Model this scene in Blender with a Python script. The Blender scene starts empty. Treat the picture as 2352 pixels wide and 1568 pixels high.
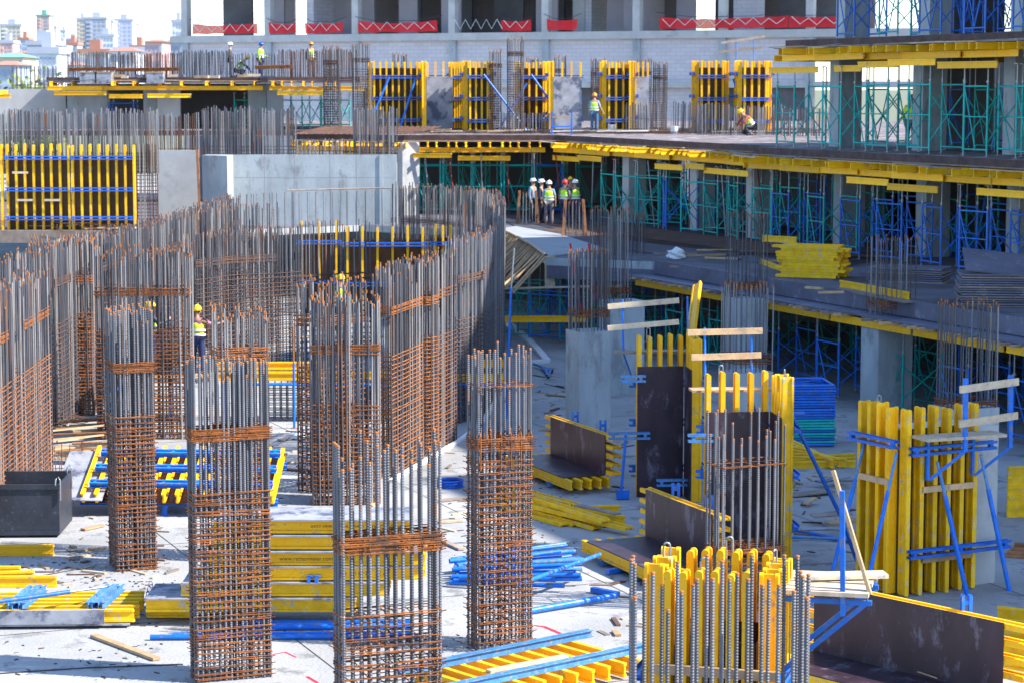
import bpy, math, random
from mathutils import Matrix, Vector
random.seed(7)
R = math.radians
sc = bpy.context.scene
COL = sc.collection
# ------------------------------------------------------------------ camera
W, F, HOR, CZ = 2352.0, 2.25*2352.0, 202.0, 8.3
TH = math.atan((784.0-HOR)/F)
cd = bpy.data.cameras.new('camera'); cam = bpy.data.objects.new('camera', cd); COL.objects.link(cam)
cam.location = (0, 0, CZ); cam.rotation_euler = (math.pi/2-TH, 0, 0)
cd.sensor_width = 36; cd.lens = 36*2.25; cd.clip_start = 0.5; cd.clip_end = 9000
cd.dof.use_dof = True; cd.dof.focus_distance = 33; cd.dof.aperture_fstop = 4.0
sc.camera = cam
# ------------------------------------------------------------------ sky and sun
SUN_EL, SUN_AZ = R(42), R(103)            # azimuth from +Y towards +X
w = bpy.data.worlds.new('World'); sc.world = w; w.use_nodes = True
nt = w.node_tree; bg = nt.nodes['Background']
sky = nt.nodes.new('ShaderNodeTexSky'); sky.sky_type = 'NISHITA'; sky.sun_disc = False
sky.sun_elevation = SUN_EL; sky.sun_rotation = SUN_AZ
sky.air_density = 1.0; sky.dust_density = 0.3; sky.ozone_density = 4.0
nt.links.new(sky.outputs[0], bg.inputs[0]); bg.inputs[1].default_value = 0.14
sd = bpy.data.lights.new('sun', 'SUN'); sd.energy = 4.2; sd.angle = R(0.53); sd.color = (1.0, 0.94, 0.85)
sun = bpy.data.objects.new('sun', sd); COL.objects.link(sun)
SDIR = Vector((math.sin(SUN_AZ)*math.cos(SUN_EL), math.cos(SUN_AZ)*math.cos(SUN_EL), math.sin(SUN_EL)))
sun.rotation_euler = SDIR.to_track_quat('Z', 'Y').to_euler(); sun.location = (60, -10, 60)
vs = sc.view_settings; vs.view_transform = 'Standard'; vs.look = 'None'; vs.gamma = 1
vs.exposure = 1.45
sc.render.engine = 'CYCLES'

# ------------------------------------------------------------------ pixels (of a 2352 wide view) to places
def ray(x, y):
    cx, cy = (x-1176)/F, (784-y)/F
    s, c = math.sin(TH), math.cos(TH)
    return Vector((cx, c+cy*s, -s+cy*c))
def G(x, y, z=0.0):
    d = ray(x, y); k = (z-CZ)/d.z
    return Vector((d.x*k, d.y*k, z))
def AY(x, y, Y):
    d = ray(x, y); k = Y/d.y
    return Vector((d.x*k, Y, CZ+d.z*k))
def XA(x, Y, z=0.0):
    return (x-1176)/F*(Y*math.cos(TH)+(CZ-z)*math.sin(TH))
def zat(y, Y): return AY(1176, y, Y).z

# ------------------------------------------------------------------ materials
MAT = {}
def mat(name, col, rough=.6, metal=0.0, var=.25, scale=3.0, bump=0.0, bscale=40.0, patch=None, pamt=.5, pscale=6.0, rnd=0.0, spec=.4, stretch=(1, 1, 1), detail=6):
    m = bpy.data.materials.new(name); m.use_nodes = True; n = m.node_tree.nodes; l = m.node_tree.links
    b = n['Principled BSDF']; b.inputs['Roughness'].default_value = rough; b.inputs['Metallic'].default_value = metal
    b.inputs['Specular IOR Level'].default_value = spec
    geo = n.new('ShaderNodeNewGeometry'); mp = n.new('ShaderNodeMapping'); mp.inputs['Scale'].default_value = stretch
    l.new(geo.outputs['Position'], mp.inputs['Vector'])
    nz = n.new('ShaderNodeTexNoise'); nz.inputs['Scale'].default_value = scale; nz.inputs['Detail'].default_value = detail
    nz.inputs['Roughness'].default_value = .65
    l.new(mp.outputs[0], nz.inputs['Vector'])
    rp = n.new('ShaderNodeValToRGB'); e = rp.color_ramp.elements
    e[0].position = .3; e[1].position = .72
    e[0].color = tuple(c*(1-var) for c in col)+(1,); e[1].color = tuple(min(1, c*(1+var)) for c in col)+(1,)
    l.new(nz.outputs['Fac'], rp.inputs['Fac']); out = rp.outputs['Color']
    if patch:
        n2 = n.new('ShaderNodeTexNoise'); n2.inputs['Scale'].default_value = pscale; n2.inputs['Detail'].default_value = 8; n2.inputs['Roughness'].default_value = .7
        l.new(mp.outputs[0], n2.inputs['Vector'])
        r2 = n.new('ShaderNodeValToRGB'); q = r2.color_ramp.elements
        q[0].position = .5+(.5-pamt)*.5; q[1].position = q[0].position+.09
        q[0].color = (0, 0, 0, 1); q[1].color = (1, 1, 1, 1)
        l.new(n2.outputs['Fac'], r2.inputs['Fac'])
        mx = n.new('ShaderNodeMixRGB'); mx.inputs[2].default_value = patch+(1,)
        l.new(r2.outputs['Color'], mx.inputs[0]); l.new(out, mx.inputs[1]); out = mx.outputs[0]
    if rnd:
        oi = n.new('ShaderNodeObjectInfo'); mr = n.new('ShaderNodeMapRange')
        mr.inputs['To Min'].default_value = 1-rnd; mr.inputs['To Max'].default_value = 1+rnd
        l.new(oi.outputs['Random'], mr.inputs['Value'])
        hs = n.new('ShaderNodeHueSaturation'); l.new(out, hs.inputs['Color']); l.new(mr.outputs[0], hs.inputs['Value']); out = hs.outputs[0]
    l.new(out, b.inputs['Base Color'])
    if bump:
        nb = n.new('ShaderNodeTexNoise'); nb.inputs['Scale'].default_value = bscale; nb.inputs['Detail'].default_value = 5
        l.new(mp.outputs[0], nb.inputs['Vector'])
        bp = n.new('ShaderNodeBump'); bp.inputs['Strength'].default_value = bump; bp.inputs['Distance'].default_value = .02
        l.new(nb.outputs['Fac'], bp.inputs['Height']); l.new(bp.outputs[0], b.inputs['Normal'])
    MAT[name] = m
    return m
mat('concrete_floor', (.34, .34, .34), .85, var=.28, scale=.35, bump=.7, bscale=18, patch=(.20, .20, .20), pamt=.42, pscale=1.4, detail=9)
mat('concrete', (.36, .40, .42), .8, var=.2, scale=1.6, bump=.3, bscale=25, patch=(.25, .27, .28), pamt=.40, pscale=1.8, rnd=.06, stretch=(1, 1, .4))
mat('concrete_pale', (.46, .46, .45), .8, var=.16, scale=.8, bump=.2, patch=(.36, .36, .36), pamt=.36, pscale=.7)
mat('concrete_dark', (.13, .125, .135), .85, var=.25, scale=.5)  # on the storeys' back walls this dark tone stands in for shade
mat('fresh', (.30, .32, .33), .8, var=.15, scale=.8, patch=(.24, .25, .26), pamt=.4, pscale=.8)
mat('slab', (.12, .12, .15), .85, var=.3, scale=.6, bump=.5, bscale=12, patch=(.07, .06, .07), pamt=.5, pscale=.5)
mat('deck_ply', (.12, .12, .17), .5, var=.3, scale=.9, patch=(.22, .22, .27), pamt=.40, pscale=2.2)
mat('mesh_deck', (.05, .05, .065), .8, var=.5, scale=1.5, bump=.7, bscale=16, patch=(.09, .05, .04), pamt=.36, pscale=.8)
mat('deck_rough', (.16, .13, .13), .85, var=.5, scale=.9, patch=(.42, .40, .40), pamt=.42, pscale=1.3, bump=.4)
mat('blockwork', (.58, .55, .58), .85, var=.07, scale=.3, patch=(.46, .42, .42), pamt=.3, pscale=.3)
mat('plaster', (.36, .32, .34), .85, var=.12, scale=.4)
mat('yellow', (1.0, .48, .0), .58, var=.16, scale=5, patch=(.48, .33, .12), pamt=.37, pscale=5, rnd=.2, bump=.1, bscale=60)
mat('yellow_worn', (.95, .50, .003), .65, var=.2, scale=5, patch=(.45, .42, .36), pamt=.37, pscale=7, rnd=.12)
mat('beam_end', (.36, .27, .13), .8, var=.3, scale=30)
mat('blue', (.008, .15, .64), .4, var=.2, scale=6, patch=(.16, .17, .20), pamt=.41, pscale=9, rnd=.25)
mat('blue_worn', (.06, .22, .50), .45, var=.3, scale=5, patch=(.26, .27, .28), pamt=.44, pscale=12, rnd=.2)
mat('teal', (.006, .40, .36), .45, var=.2, scale=5, rnd=.2)
mat('steel', (.30, .33, .36), .4, metal=.5, var=.2, scale=12)
mat('steel_dark', (.03, .035, .05), .5, var=.35, scale=2, patch=(.09, .09, .1), pamt=.33, pscale=14)
mat('red_prop', (.25, .04, .03), .6, var=.3)
mat('ply', (.038, .020, .030), .42, var=.4, scale=2.5, patch=(.13, .11, .14), pamt=.38, pscale=3.2, stretch=(1, 1, .5))
mat('ply_dirty', (.30, .31, .35), .6, var=.3, scale=2, patch=(.09, .10, .15), pamt=.5, pscale=1.5)
mat('wood', (.47, .31, .17), .75, var=.25, scale=4, stretch=(1, 1, 1), rnd=.3, patch=(.3, .22, .15), pamt=.4)
mat('wood_pale', (.56, .45, .32), .75, var=.2, scale=6, rnd=.15, patch=(.3, .28, .25), pamt=.38, pscale=9)
mat('wood_grey', (.25, .20, .17), .8, var=.3, scale=4, rnd=.3)
mat('wood_red', (.33, .15, .07), .8, var=.35, scale=5, rnd=.35)
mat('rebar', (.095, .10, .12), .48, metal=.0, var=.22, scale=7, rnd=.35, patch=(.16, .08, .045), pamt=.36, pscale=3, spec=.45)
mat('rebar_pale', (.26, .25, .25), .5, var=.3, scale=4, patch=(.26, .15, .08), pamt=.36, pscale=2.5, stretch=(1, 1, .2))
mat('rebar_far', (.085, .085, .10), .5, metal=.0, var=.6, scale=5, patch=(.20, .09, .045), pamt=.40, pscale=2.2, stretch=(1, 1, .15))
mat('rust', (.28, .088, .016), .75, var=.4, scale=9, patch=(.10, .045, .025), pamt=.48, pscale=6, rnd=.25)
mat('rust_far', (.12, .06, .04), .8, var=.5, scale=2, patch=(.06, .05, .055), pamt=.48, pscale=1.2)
mat('tip', (.36, .125, .03), .7, var=.2, scale=20)
mat('edge_brown', (.075, .045, .045), .8, var=.5, scale=3)
mat('ply_back', (.075, .04, .018), .7, var=.35, scale=3)
mat('net', (.75, .02, .03), .7, var=.2, scale=1.5)
mat('white', (.75, .75, .76), .6, var=.08)
mat('white_chalk', (.72, .72, .72), .8, var=.1)
mat('red_paint', (.6, .02, .05), .8, var=.2)
mat('vest', (.5, .98, .03), .7, var=.08)
mat('vest_yellow', (.72, .85, .03), .7, var=.08)
mat('reflective', (.8, .82, .8), .35, var=.05)
mat('skin', (.45, .25, .17), .6, var=.05)
mat('hair', (.03, .02, .018), .7)
for k, c in dict(cloth_blue=(.18, .28, .42), cloth_dark=(.025, .028, .045), cloth_navy=(.02, .035, .12), cloth_jeans=(.06, .14, .26), cloth_mauve=(.30, .12, .2),
                 cloth_grey=(.17, .14, .15), cloth_brown=(.12, .07, .05), cloth_red=(.3, .05, .06), helmet_white=(.82, .82, .82), helmet_red=(.7, .03, .04),
                 helmet_yellow=(.85, .5, .01), helmet_orange=(.85, .28, .01), helmet_blue=(.02, .1, .5)).items(): mat(k, c, .55 if 'helmet' not in k else .3, var=.06)
for k, c in dict(c_tan=(.56, .42, .38), c_white=(.60, .63, .70), c_lav=(.48, .50, .66), c_grey=(.38, .41, .50), c_cream=(.60, .54, .44), c_pink=(.60, .38, .36), c_blue=(.36, .44, .56),
                 c_roof=(.40, .20, .15), c_green=(.18, .36, .30), c_glass=(.30, .34, .44)).items(): mat(k, c, .7, var=.06, scale=.2)  # city tints shifted pale and bluish, haze mixed into the colours
mat('leaf', (.15, .20, .06), .7, var=.4, scale=3, rnd=.2)
mat('ink', (.12, .07, .02), .8, var=.1)
mat('hose', (.01, .11, .55), .35, var=.15)
mat('wire', (.05, .05, .055), .6, var=.2)
# netting and the net lines let some light through
def see_through(name, amt):
    m = MAT[name]; n = m.node_tree.nodes; l = m.node_tree.links; b = n['Principled BSDF']
    b.inputs['Alpha'].default_value = amt
see_through('net', .7)
# the ground: concrete on the site, earth and grass further off
m = MAT['concrete_floor']; n = m.node_tree.nodes; l = m.node_tree.links
b = n['Principled BSDF']; src = b.inputs['Base Color'].links[0].from_socket
ge = n.new('ShaderNodeNewGeometry'); sx = n.new('ShaderNodeSeparateXYZ'); l.new(ge.outputs['Position'], sx.inputs[0])
mr = n.new('ShaderNodeMapRange'); mr.inputs['From Min'].default_value = 190; mr.inputs['From Max'].default_value = 260; l.new(sx.outputs['Y'], mr.inputs['Value'])
mx = n.new('ShaderNodeMixRGB'); mx.inputs[2].default_value = (.16, .17, .11, 1); l.new(mr.outputs[0], mx.inputs[0]); l.new(src, mx.inputs[1]); l.new(mx.outputs[0], b.inputs['Base Color'])

m = MAT['blockwork']; n = m.node_tree.nodes; l = m.node_tree.links; b = n['Principled BSDF']; src = b.inputs['Base Color'].links[0].from_socket
bk = n.new('ShaderNodeTexBrick'); bk.inputs['Scale'].default_value = 1.0; bk.inputs['Brick Width'].default_value = .62; bk.inputs['Row Height'].default_value = .26; bk.inputs['Mortar Size'].default_value = .014
bk.inputs['Color1'].default_value = (1, 1, 1, 1); bk.inputs['Color2'].default_value = (.9, .9, .9, 1); bk.inputs['Mortar'].default_value = (.72, .70, .70, 1)
ge = n.new('ShaderNodeNewGeometry'); sp_ = n.new('ShaderNodeSeparateXYZ'); cb = n.new('ShaderNodeCombineXYZ'); l.new(ge.outputs['Position'], sp_.inputs[0]); l.new(sp_.outputs['X'], cb.inputs['X']); l.new(sp_.outputs['Z'], cb.inputs['Y']); l.new(cb.outputs[0], bk.inputs['Vector'])
mm = n.new('ShaderNodeMixRGB'); mm.blend_type = 'MULTIPLY'; mm.inputs[0].default_value = 1; l.new(src, mm.inputs[1]); l.new(bk.outputs['Color'], mm.inputs[2]); l.new(mm.outputs[0], b.inputs['Base Color'])

# ------------------------------------------------------------------ mesh helpers
class MB:
    def __init__(s): s.v = []; s.f = []; s.m = []; s.s = []
    def add(s, vs, fs, m=0, sm=False):
        o = len(s.v); s.v += [tuple(p) for p in vs]
        for f in fs: s.f.append([i+o for i in f]); s.m.append(m); s.s.append(sm)
    def box(s, x0, x1, y0, y1, z0, z1, m=0, M=None):
        vs = [Vector(p) for p in ((x0, y0, z0), (x1, y0, z0), (x1, y1, z0), (x0, y1, z0), (x0, y0, z1), (x1, y0, z1), (x1, y1, z1), (x0, y1, z1))]
        if M is not None: vs = [M @ p for p in vs]
        s.add(vs, [(3, 2, 1, 0), (4, 5, 6, 7), (0, 1, 5, 4), (1, 2, 6, 5), (2, 3, 7, 6), (3, 0, 4, 7)], m)
        return s
    def bar(s, p, q, w, h, up=(0, 0, 1), m=0):
        s.box(-w/2, w/2, -h/2, h/2, 0, (Vector(q)-Vector(p)).length, m, frame(p, Vector(q)-Vector(p), up)); return s
    def tube(s, p, q, r, n=6, m=0, caps=True, r2=None):
        p = Vector(p); q = Vector(q); d = q-p
        if d.length < 1e-6: return s
        d.normalize(); a = d.orthogonal().normalized(); b = d.cross(a); r2 = r if r2 is None else r2
        vs = []
        for (c, rr) in ((p, r), (q, r2)):
            for i in range(n):
                t = 2*math.pi*i/n; vs.append(c+a*(rr*math.cos(t))+b*(rr*math.sin(t)))
        s.add(vs, [(i, (i+1) % n, n+(i+1) % n, n+i) for i in range(n)], m, n > 4)
        if caps: s.add(vs, [tuple(range(n-1, -1, -1)), tuple(range(n, 2*n))], m)
        return s
    def path(s, pts, r, n=6, closed=False, m=0):
        P = [Vector(p) for p in pts]; k = len(P); vs = []
        for i in range(k):
            a = P[i-1] if (i > 0 or closed) else P[i]; c = P[(i+1) % k] if (i < k-1 or closed) else P[i]
            d = (c-a).normalized(); ref = Vector((0, 0, 1)) if abs(d.z) < .9 else Vector((1, 0, 0))
            u = d.cross(ref).normalized(); v = u.cross(d)
            for j in range(n):
                t = 2*math.pi*j/n; vs.append(P[i]+u*(r*math.cos(t))+v*(r*math.sin(t)))
        fs = []
        for i in range(k if closed else k-1):
            i2 = (i+1) % k
            for j in range(n): fs.append((i*n+j, i*n+(j+1) % n, i2*n+(j+1) % n, i2*n+j))
        s.add(vs, fs, m, True); return s
    def prism(s, poly, z0, z1, m=0, mt=None):
        k = len(poly); vs = [(p[0], p[1], z0) for p in poly]+[(p[0], p[1], z1) for p in poly]
        s.add(vs, [tuple(range(k-1, -1, -1))]+[(i, (i+1) % k, k+(i+1) % k, k+i) for i in range(k)], m)
        s.add(vs, [tuple(range(k, 2*k))], m if mt is None else mt); return s
    def mesh(s, name, mats):
        me = bpy.data.meshes.new(name); me.from_pydata(s.v, [], s.f)
        for k in mats: me.materials.append(MAT[k])
        me.polygons.foreach_set('material_index', s.m); me.polygons.foreach_set('use_smooth', s.s); me.update()
        return me
def frame(p, zd, yd=(0, 0, 1)):
    z = Vector(zd).normalized(); y = Vector(yd)
    if abs(y.normalized().dot(z)) > .999: y = Vector((1, 0, 0)) if abs(z.x) < .9 else Vector((0, 1, 0))
    x = y.cross(z).normalized(); y = z.cross(x)
    M = Matrix((x, y, z)).transposed().to_4x4(); M.translation = Vector(p); return M
def T(x, y, z): return Matrix.Translation((x, y, z))
def RZ(a): return Matrix.Rotation(a, 4, 'Z')
def obj(name, mb, mats=None, parent=None, M=None, stuff=False):
    if isinstance(mats, str): mats = [mats]
    me = mb.mesh(name, mats) if isinstance(mb, MB) else mb
    o = bpy.data.objects.new(name, me); COL.objects.link(o)
    if parent is not None: o.parent = parent
    if M is not None: o.matrix_basis = M
    if stuff: o['kind'] = 'stuff'
    return o
def tag(o, label, cat, group=None):
    o['label'] = label; o['category'] = cat
    if group: o['group'] = group
    return o
def thing(name, label, cat, loc=(0, 0, 0), rot=0.0, group=None):
    o = bpy.data.objects.new(name, None); COL.objects.link(o); o.empty_display_size = .2
    o.location = loc; o.rotation_euler = (0, 0, rot)
    return tag(o, label, cat, group)
def struct(name, mb, mats): o = obj(name, mb, mats); o['kind'] = 'structure'; return o
U = lambda a, b: random.uniform(a, b)

# ------------------------------------------------------------------ ground
gm = MB(); n_ = 1
gm.add([(-5000, -300, 0), (5000, -300, 0), (5000, 8000, 0), (-5000, 8000, 0)], [(0, 1, 2, 3)])
struct('ground', gm, 'concrete_floor')

GA = R(22)                       # the building grid is turned this much
gu = Vector((math.cos(GA), math.sin(GA), 0)); gv = Vector((-math.sin(GA), math.cos(GA), 0))
Z1, Z2, Z3 = 2.9, 6.3, 9.9
BEAM = {}
def hbeam(L, worn=False):
    "timber H beam along +Z, flanges facing +Y and -Y, rounded flange ends"
    k = (round(L, 2), worn)
    if k in BEAM: return BEAM[k]
    b = MB(); o = []; r = .034
    for cx, cz, a0 in ((.04-r, r, -90), (.04-r, L-r, 0), (-.04+r, L-r, 90), (-.04+r, r, 180)):
        for t in (0, 30, 60, 90): o.append((cx+r*math.cos(R(a0+t)), cz+r*math.sin(R(a0+t))))
    n = len(o)
    for y0, y1 in ((-.1, -.062), (.062, .1)):
        vs = [(x, y0, z) for x, z in o]+[(x, y1, z) for x, z in o]
        b.add(vs, [tuple(range(n)), tuple(range(2*n-1, n-1, -1))], 0)
        b.add(vs, [(i+n, (i+1) % n+n, (i+1) % n, i) for i in range(n)], 0)
    b.box(-.015, .015, -.0615, .0615, .012, L-.012)
    BEAM[k] = b.mesh('h_beam', ['yellow_worn' if worn else 'yellow']); return BEAM[k]
def beam(parent, p, q, up=(0, 0, 1), worn=False, name='h_beam'):
    return obj(name, hbeam((Vector(q)-Vector(p)).length, worn), parent=parent, M=frame(p, Vector(q)-Vector(p), up))
WAL = {}
def waler(L, m='blue'):
    k = (round(L, 2), m)
    if k not in WAL:
        b = MB()
        for s in (-1, 1):   # two channels back to back with a gap
            z0, z1 = (.028, .034) if s > 0 else (-.034, -.028)
            b.box(0, L, -.05, .05, z0, z1)
            for y in (-.05, .044): b.box(0, L, y, y+.006, z1 if s > 0 else z0-.04, z1+.04 if s > 0 else z0)
        n = max(2, int(L/.6))
        for i in range(n): x = .1+(L-.2)*i/(n-1); b.box(x-.03, x+.03, -.04, .04, -.027, .027)
        WAL[k] = b.mesh('waler', [m])
    return WAL[k]
def panel(root, M, w, h, nb, bl, wal=(), ply='ply', ext=.12, worn=False, wm='blue', bz=0.0, walers=True):
    "contact face at y=0 looking along -Y, x 0..w, z 0..h; beams behind it, walers behind the beams"
    obj('plywood_face', MB().box(0, w, 0, .010, 0, h).box(0, w, .0102, .021, 0, h, 1), [ply, 'ply_back'], root, M)
    for i in range(nb):
        x = .05+(w-.1)*i/(nb-1)
        obj('h_beam', hbeam(bl+U(-.03, .03), worn or random.random() < .4), parent=root, M=M @ T(x, .123, bz+U(-.02, .02)))
    for z in wal: obj('waler', waler(w+2*ext, wm), parent=root, M=M @ T(-ext, .275, z))

# ------------------------------------------------------------------ rebar
RIB = {}
def ribbed(L, r=.017, pitch=.03):
    k = (round(L, 2), r)
    if k in RIB: return RIB[k]
    b = MB(); n = 6; vs = []; K = int(L/pitch)
    for i in range(K+1):
        z = L*i/K
        for dz, rr in ((0, r), (pitch*.30, r), (pitch*.42, r*1.25), (pitch*.75, r*1.25)):
            if i == K and dz > 0: continue
            for j in range(n):
                t = 2*math.pi*j/n; vs.append((rr*math.cos(t), rr*math.sin(t), min(L, z+dz)))
    m = len(vs)//n
    for i in range(m-1):
        tip = 1 if vs[i*n][2] > L-.035 else 0
        b.add(vs[i*n:(i+2)*n], [(j, (j+1) % n, n+(j+1) % n, n+j) for j in range(n)], tip, True)
    b.add(vs[-n:], [tuple(range(n))], 1)
    RIB[k] = b.mesh('rebar', ['rebar', 'tip']); return RIB[k]
def loop_pts(w, d, z, r=.03, tilt=0.0):
    o = []
    for cx, cy, a in ((w/2-r, d/2-r, 0), (-w/2+r, d/2-r, 90), (-w/2+r, -d/2+r, 180), (w/2-r, -d/2+r, 270)):
        for t in (0, 45, 90):
            x = cx+r*math.cos(R(a+t)); y = cy+r*math.sin(R(a+t)); o.append((x, y, z+tilt*x))
    return o
def stirrup_mesh(w, d, r, var):
    b = MB(); rd = random.Random(var)
    b.path(loop_pts(w, d, 0, tilt=rd.uniform(-.03, .03)), r, 5, True)
    # inner hoops that overlap the outer one
    for k in range(2):
        ww = w*rd.uniform(.4, .6); cx = (w-ww)/2*(1 if k else -1)*.98
        b.path([(x+cx, y, z+r*2*(k+1)*.8) for x, y, z in loop_pts(ww, d*1.01, 0, tilt=rd.uniform(-.035, .035))], r, 5, True)
    for k in range(3):
        x = rd.uniform(-w*.42, w*.42); b.tube((x, -d/2-.03, -r*2), (x+.02, d/2+.03, -r*2), r, 5)
    y = rd.uniform(-d*.2, d*.2); b.tube((-w/2-.04, y, r*2), (w/2+.05, y+.02, r*3), r, 5)
    # hooked ends
    b.tube((w/2-.02, -d/2+.01, 0), (w/2+.035, -d/2-.03, .02), r, 5); b.tube((-w/2+.02, -d/2+.01, .01), (-w/2-.02, -d/2-.05, .03), r, 5)
    return b.mesh('stirrup', ['rust'])
def perim(w, d, nx, ny):
    P = []
    for i in range(nx):
        x = -w/2+w*i/(nx-1); P += [(x, -d/2), (x, d/2)]
    for j in range(1, ny-1):
        y = -d/2+d*j/(ny-1); P += [(-w/2, y), (w/2, y)]
    return P
def cage(label, loc, rot, w, d, h, nx, ny, r=.017, dense=(.04, 2.65, .095), bundles=((3.5, 6, .028),), hooks=False, stag=.12, group=None, low=None, inner=0, sr=.0064, name='rebar_cage'):
    "rebar cage with every bar and stirrup a part"
    t = thing(name, label, 'rebar cage', loc, rot, group)
    for i, (x, y) in enumerate(perim(w-.06, d-.06, nx, ny)+[(U(-w*.38, w*.38), U(-d*.3, d*.3)) for q_ in range(inner)]):
        L = h-U(0, stag)
        if low and random.random() < low[0]: L = h-low[1]-U(0, stag)
        L = round(L/.06)*.06
        M = T(x+U(-.012, .012), y+U(-.012, .012), 0) @ Matrix.Rotation(U(-.004, .004), 4, 'X') @ Matrix.Rotation(U(-.004, .004), 4, 'Y') @ RZ(U(0, 6))
        obj('rebar', ribbed(L, r), parent=t, M=M)
    sm = [stirrup_mesh(w, d, sr, q+int(w*100)) for q in range(4)]
    if dense:
        z = dense[0]; k = 0
        while z < dense[1]:
            obj('stirrup', sm[k % 4], parent=t, M=T(0, 0, z+U(-.02, .02)) @ (RZ(math.pi) if (k//4) % 2 else Matrix())); z += dense[2]*U(.8, 1.25); k += 1
    for (zb, nb, dz) in bundles:
        for k in range(nb): obj('stirrup', sm[k % 4], parent=t, M=T(U(-.01, .01), U(-.01, .01), zb+k*dz))
    if hooks:
        for k in range(12):
            x = -w/2+.04+(w-.08)*(k % 6)/5; y0 = -d/2 if k < 6 else d/2-.12
            b = MB(); z = hooks
            b.path([(x, y0, z-.5), (x, y0, z)]+[(x, y0+.06-.06*math.cos(R(a)), z+.06*math.sin(R(a))) for a in (30, 60, 90, 120, 150, 180)]+[(x, y0+.12, z-.12)], .011, 5)
            obj('hook_bar', b, 'rust', t)
    return t
def cage_far(label, loc, rot, w, d, h, nx, ny, r=.018, dense=(.05, 0.0, .12), bands=(), group=None, name='rebar_cage', lean=0.01, cat='rebar cage', bm='rebar_far'):
    "cage too far off to pick its bars apart: bars joined, ties joined"
    t = thing(name, label, cat, loc, rot, group)
    b = MB()
    for (x, y) in perim(w, d, nx, ny):
        x += U(-.02, .02); y += U(-.02, .02); H = h-U(0, .06*h); b.tube((x, y, 0), (x+U(-lean, lean)*H, y+U(-lean, lean)*H, H-.05), r, 5, 2 if random.random() < .3 else 0, False)
        b.tube((x+U(-lean, lean)*.1, y, H-.06), (x, y, H), r*1.02, 5, 1)
    obj('vertical_bars', b, [bm, 'tip', 'rebar_pale'], t, stuff=True)
    s = MB()
    z = dense[0]
    while z < dense[1]: s.path([(x, y, zz) for x, y, zz in loop_pts(w+.03, d+.03, z, tilt=U(-.03, .03))], .012, 4, True); z += dense[2]*.85
    z = dense[0]
    while z < dense[1]:
        for k in range(max(2, nx//4)): x = U(-w/2, w/2); s.tube((x, -d/2-.03, z+U(-.02, .02)), (x+U(-.05, .05), d/2+.03, z), .010, 4, 0, False)
        for k in range(max(2, ny//3)): y = U(-d/2, d/2); s.tube((-w/2-.03, y, z+U(-.02, .02)), (w/2+.03, y+U(-.05, .05), z), .010, 4, 0, False)
        z += dense[2]*.85
    for zb in bands:
        for k in range(6): s.path(loop_pts(w+.04+U(-.03, .03), d+.04, zb+k*.035+U(-.01, .01), tilt=U(-.03, .03)), .011, 4, True)
    if s.v: obj('stirrups', s, 'rust' if loc[1] < 70 else 'rust_far', t, stuff=True)
    return t
def rebar_wall(label, pts, h=4.6, sp=.17, th=.36, dense=2.65, dz=.13, band=3.5, r=.018, z0=0.0, cat='rebar wall', bm='rebar_far', jit=.25, hr=.012, hz='rust'):
    P = [Vector((p[0], p[1], z0)) for p in pts]; o = sum(P, Vector())/len(P); o.z = z0
    t = thing('rebar_wall', label, cat, o)
    # resample
    S = []; acc = 0.0
    for a, c in zip(P[:-1], P[1:]):
        L = (c-a).length; d = (c-a)/L; nrm = Vector((-d.y, d.x, 0))
        while acc < L: S.append((a+d*acc-o, nrm)); acc += sp
        acc -= L
    b = MB()
    for p, nrm in S:
        for s in (-.5, 0, .5):
            if s == 0 and random.random() < .75: continue
            q = p+nrm*(th*s)+Vector((U(-.03, .03), U(-.03, .03), 0)); H = h-U(0, jit); 
            if random.random() < .12: H -= U(.2, .6)
            e = Vector((U(-.03, .03), U(-.03, .03), H))
            b.tube(q, q+e*.991, r, 5, 2 if random.random() < .26 else 0, False); b.tube(q+e*.991, q+e, r*1.03, 5, 1 if random.random() < .55 else 0)
    obj('vertical_bars', b, [bm, 'tip', 'rebar_pale'], t, stuff=True)
    s = MB(); hs = []
    z = .06
    while z < dense: hs.append(z); z += dz
    if band:
        for k in range(6): hs.append(band+.035*k)
    pin = S[::5]+[S[-1]]
    for z in hs:
        for sgn in (-.56, .56):
            zz = z+U(-.02, .02)
            if z >= dense and band:
                for i in range(0, len(pin)-1, 1):
                    if (i//3) % 3 == 2: continue
                    s.tube(pin[i][0]+pin[i][1]*(th*sgn)+Vector((0, 0, zz)), pin[i+1][0]+pin[i+1][1]*(th*sgn)+Vector((0, 0, zz)), .011, 4, 0, False)
            else: s.path([p+nn*(th*sgn)+Vector((0, 0, zz+U(-.012, .012))) for p, nn in pin], hr, 4)
        if z < dense:
            for p, nn in S[::6]: s.tube(p+nn*(-th*.6)+Vector((0, 0, z+U(-.02, .02))), p+nn*(th*.6)+Vector((0, 0, z+U(-.02, .02))), .010, 4, 0, False)
        if True:
            for p, nn in (pin[0], pin[-1]): s.tube(p+nn*(-th*.58)+Vector((0, 0, z)), p+nn*(th*.58)+Vector((0, 0, z)), .011, 4)
    if s.v: obj('horizontal_bars', s, hz, t, stuff=True)
    return t
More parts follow.
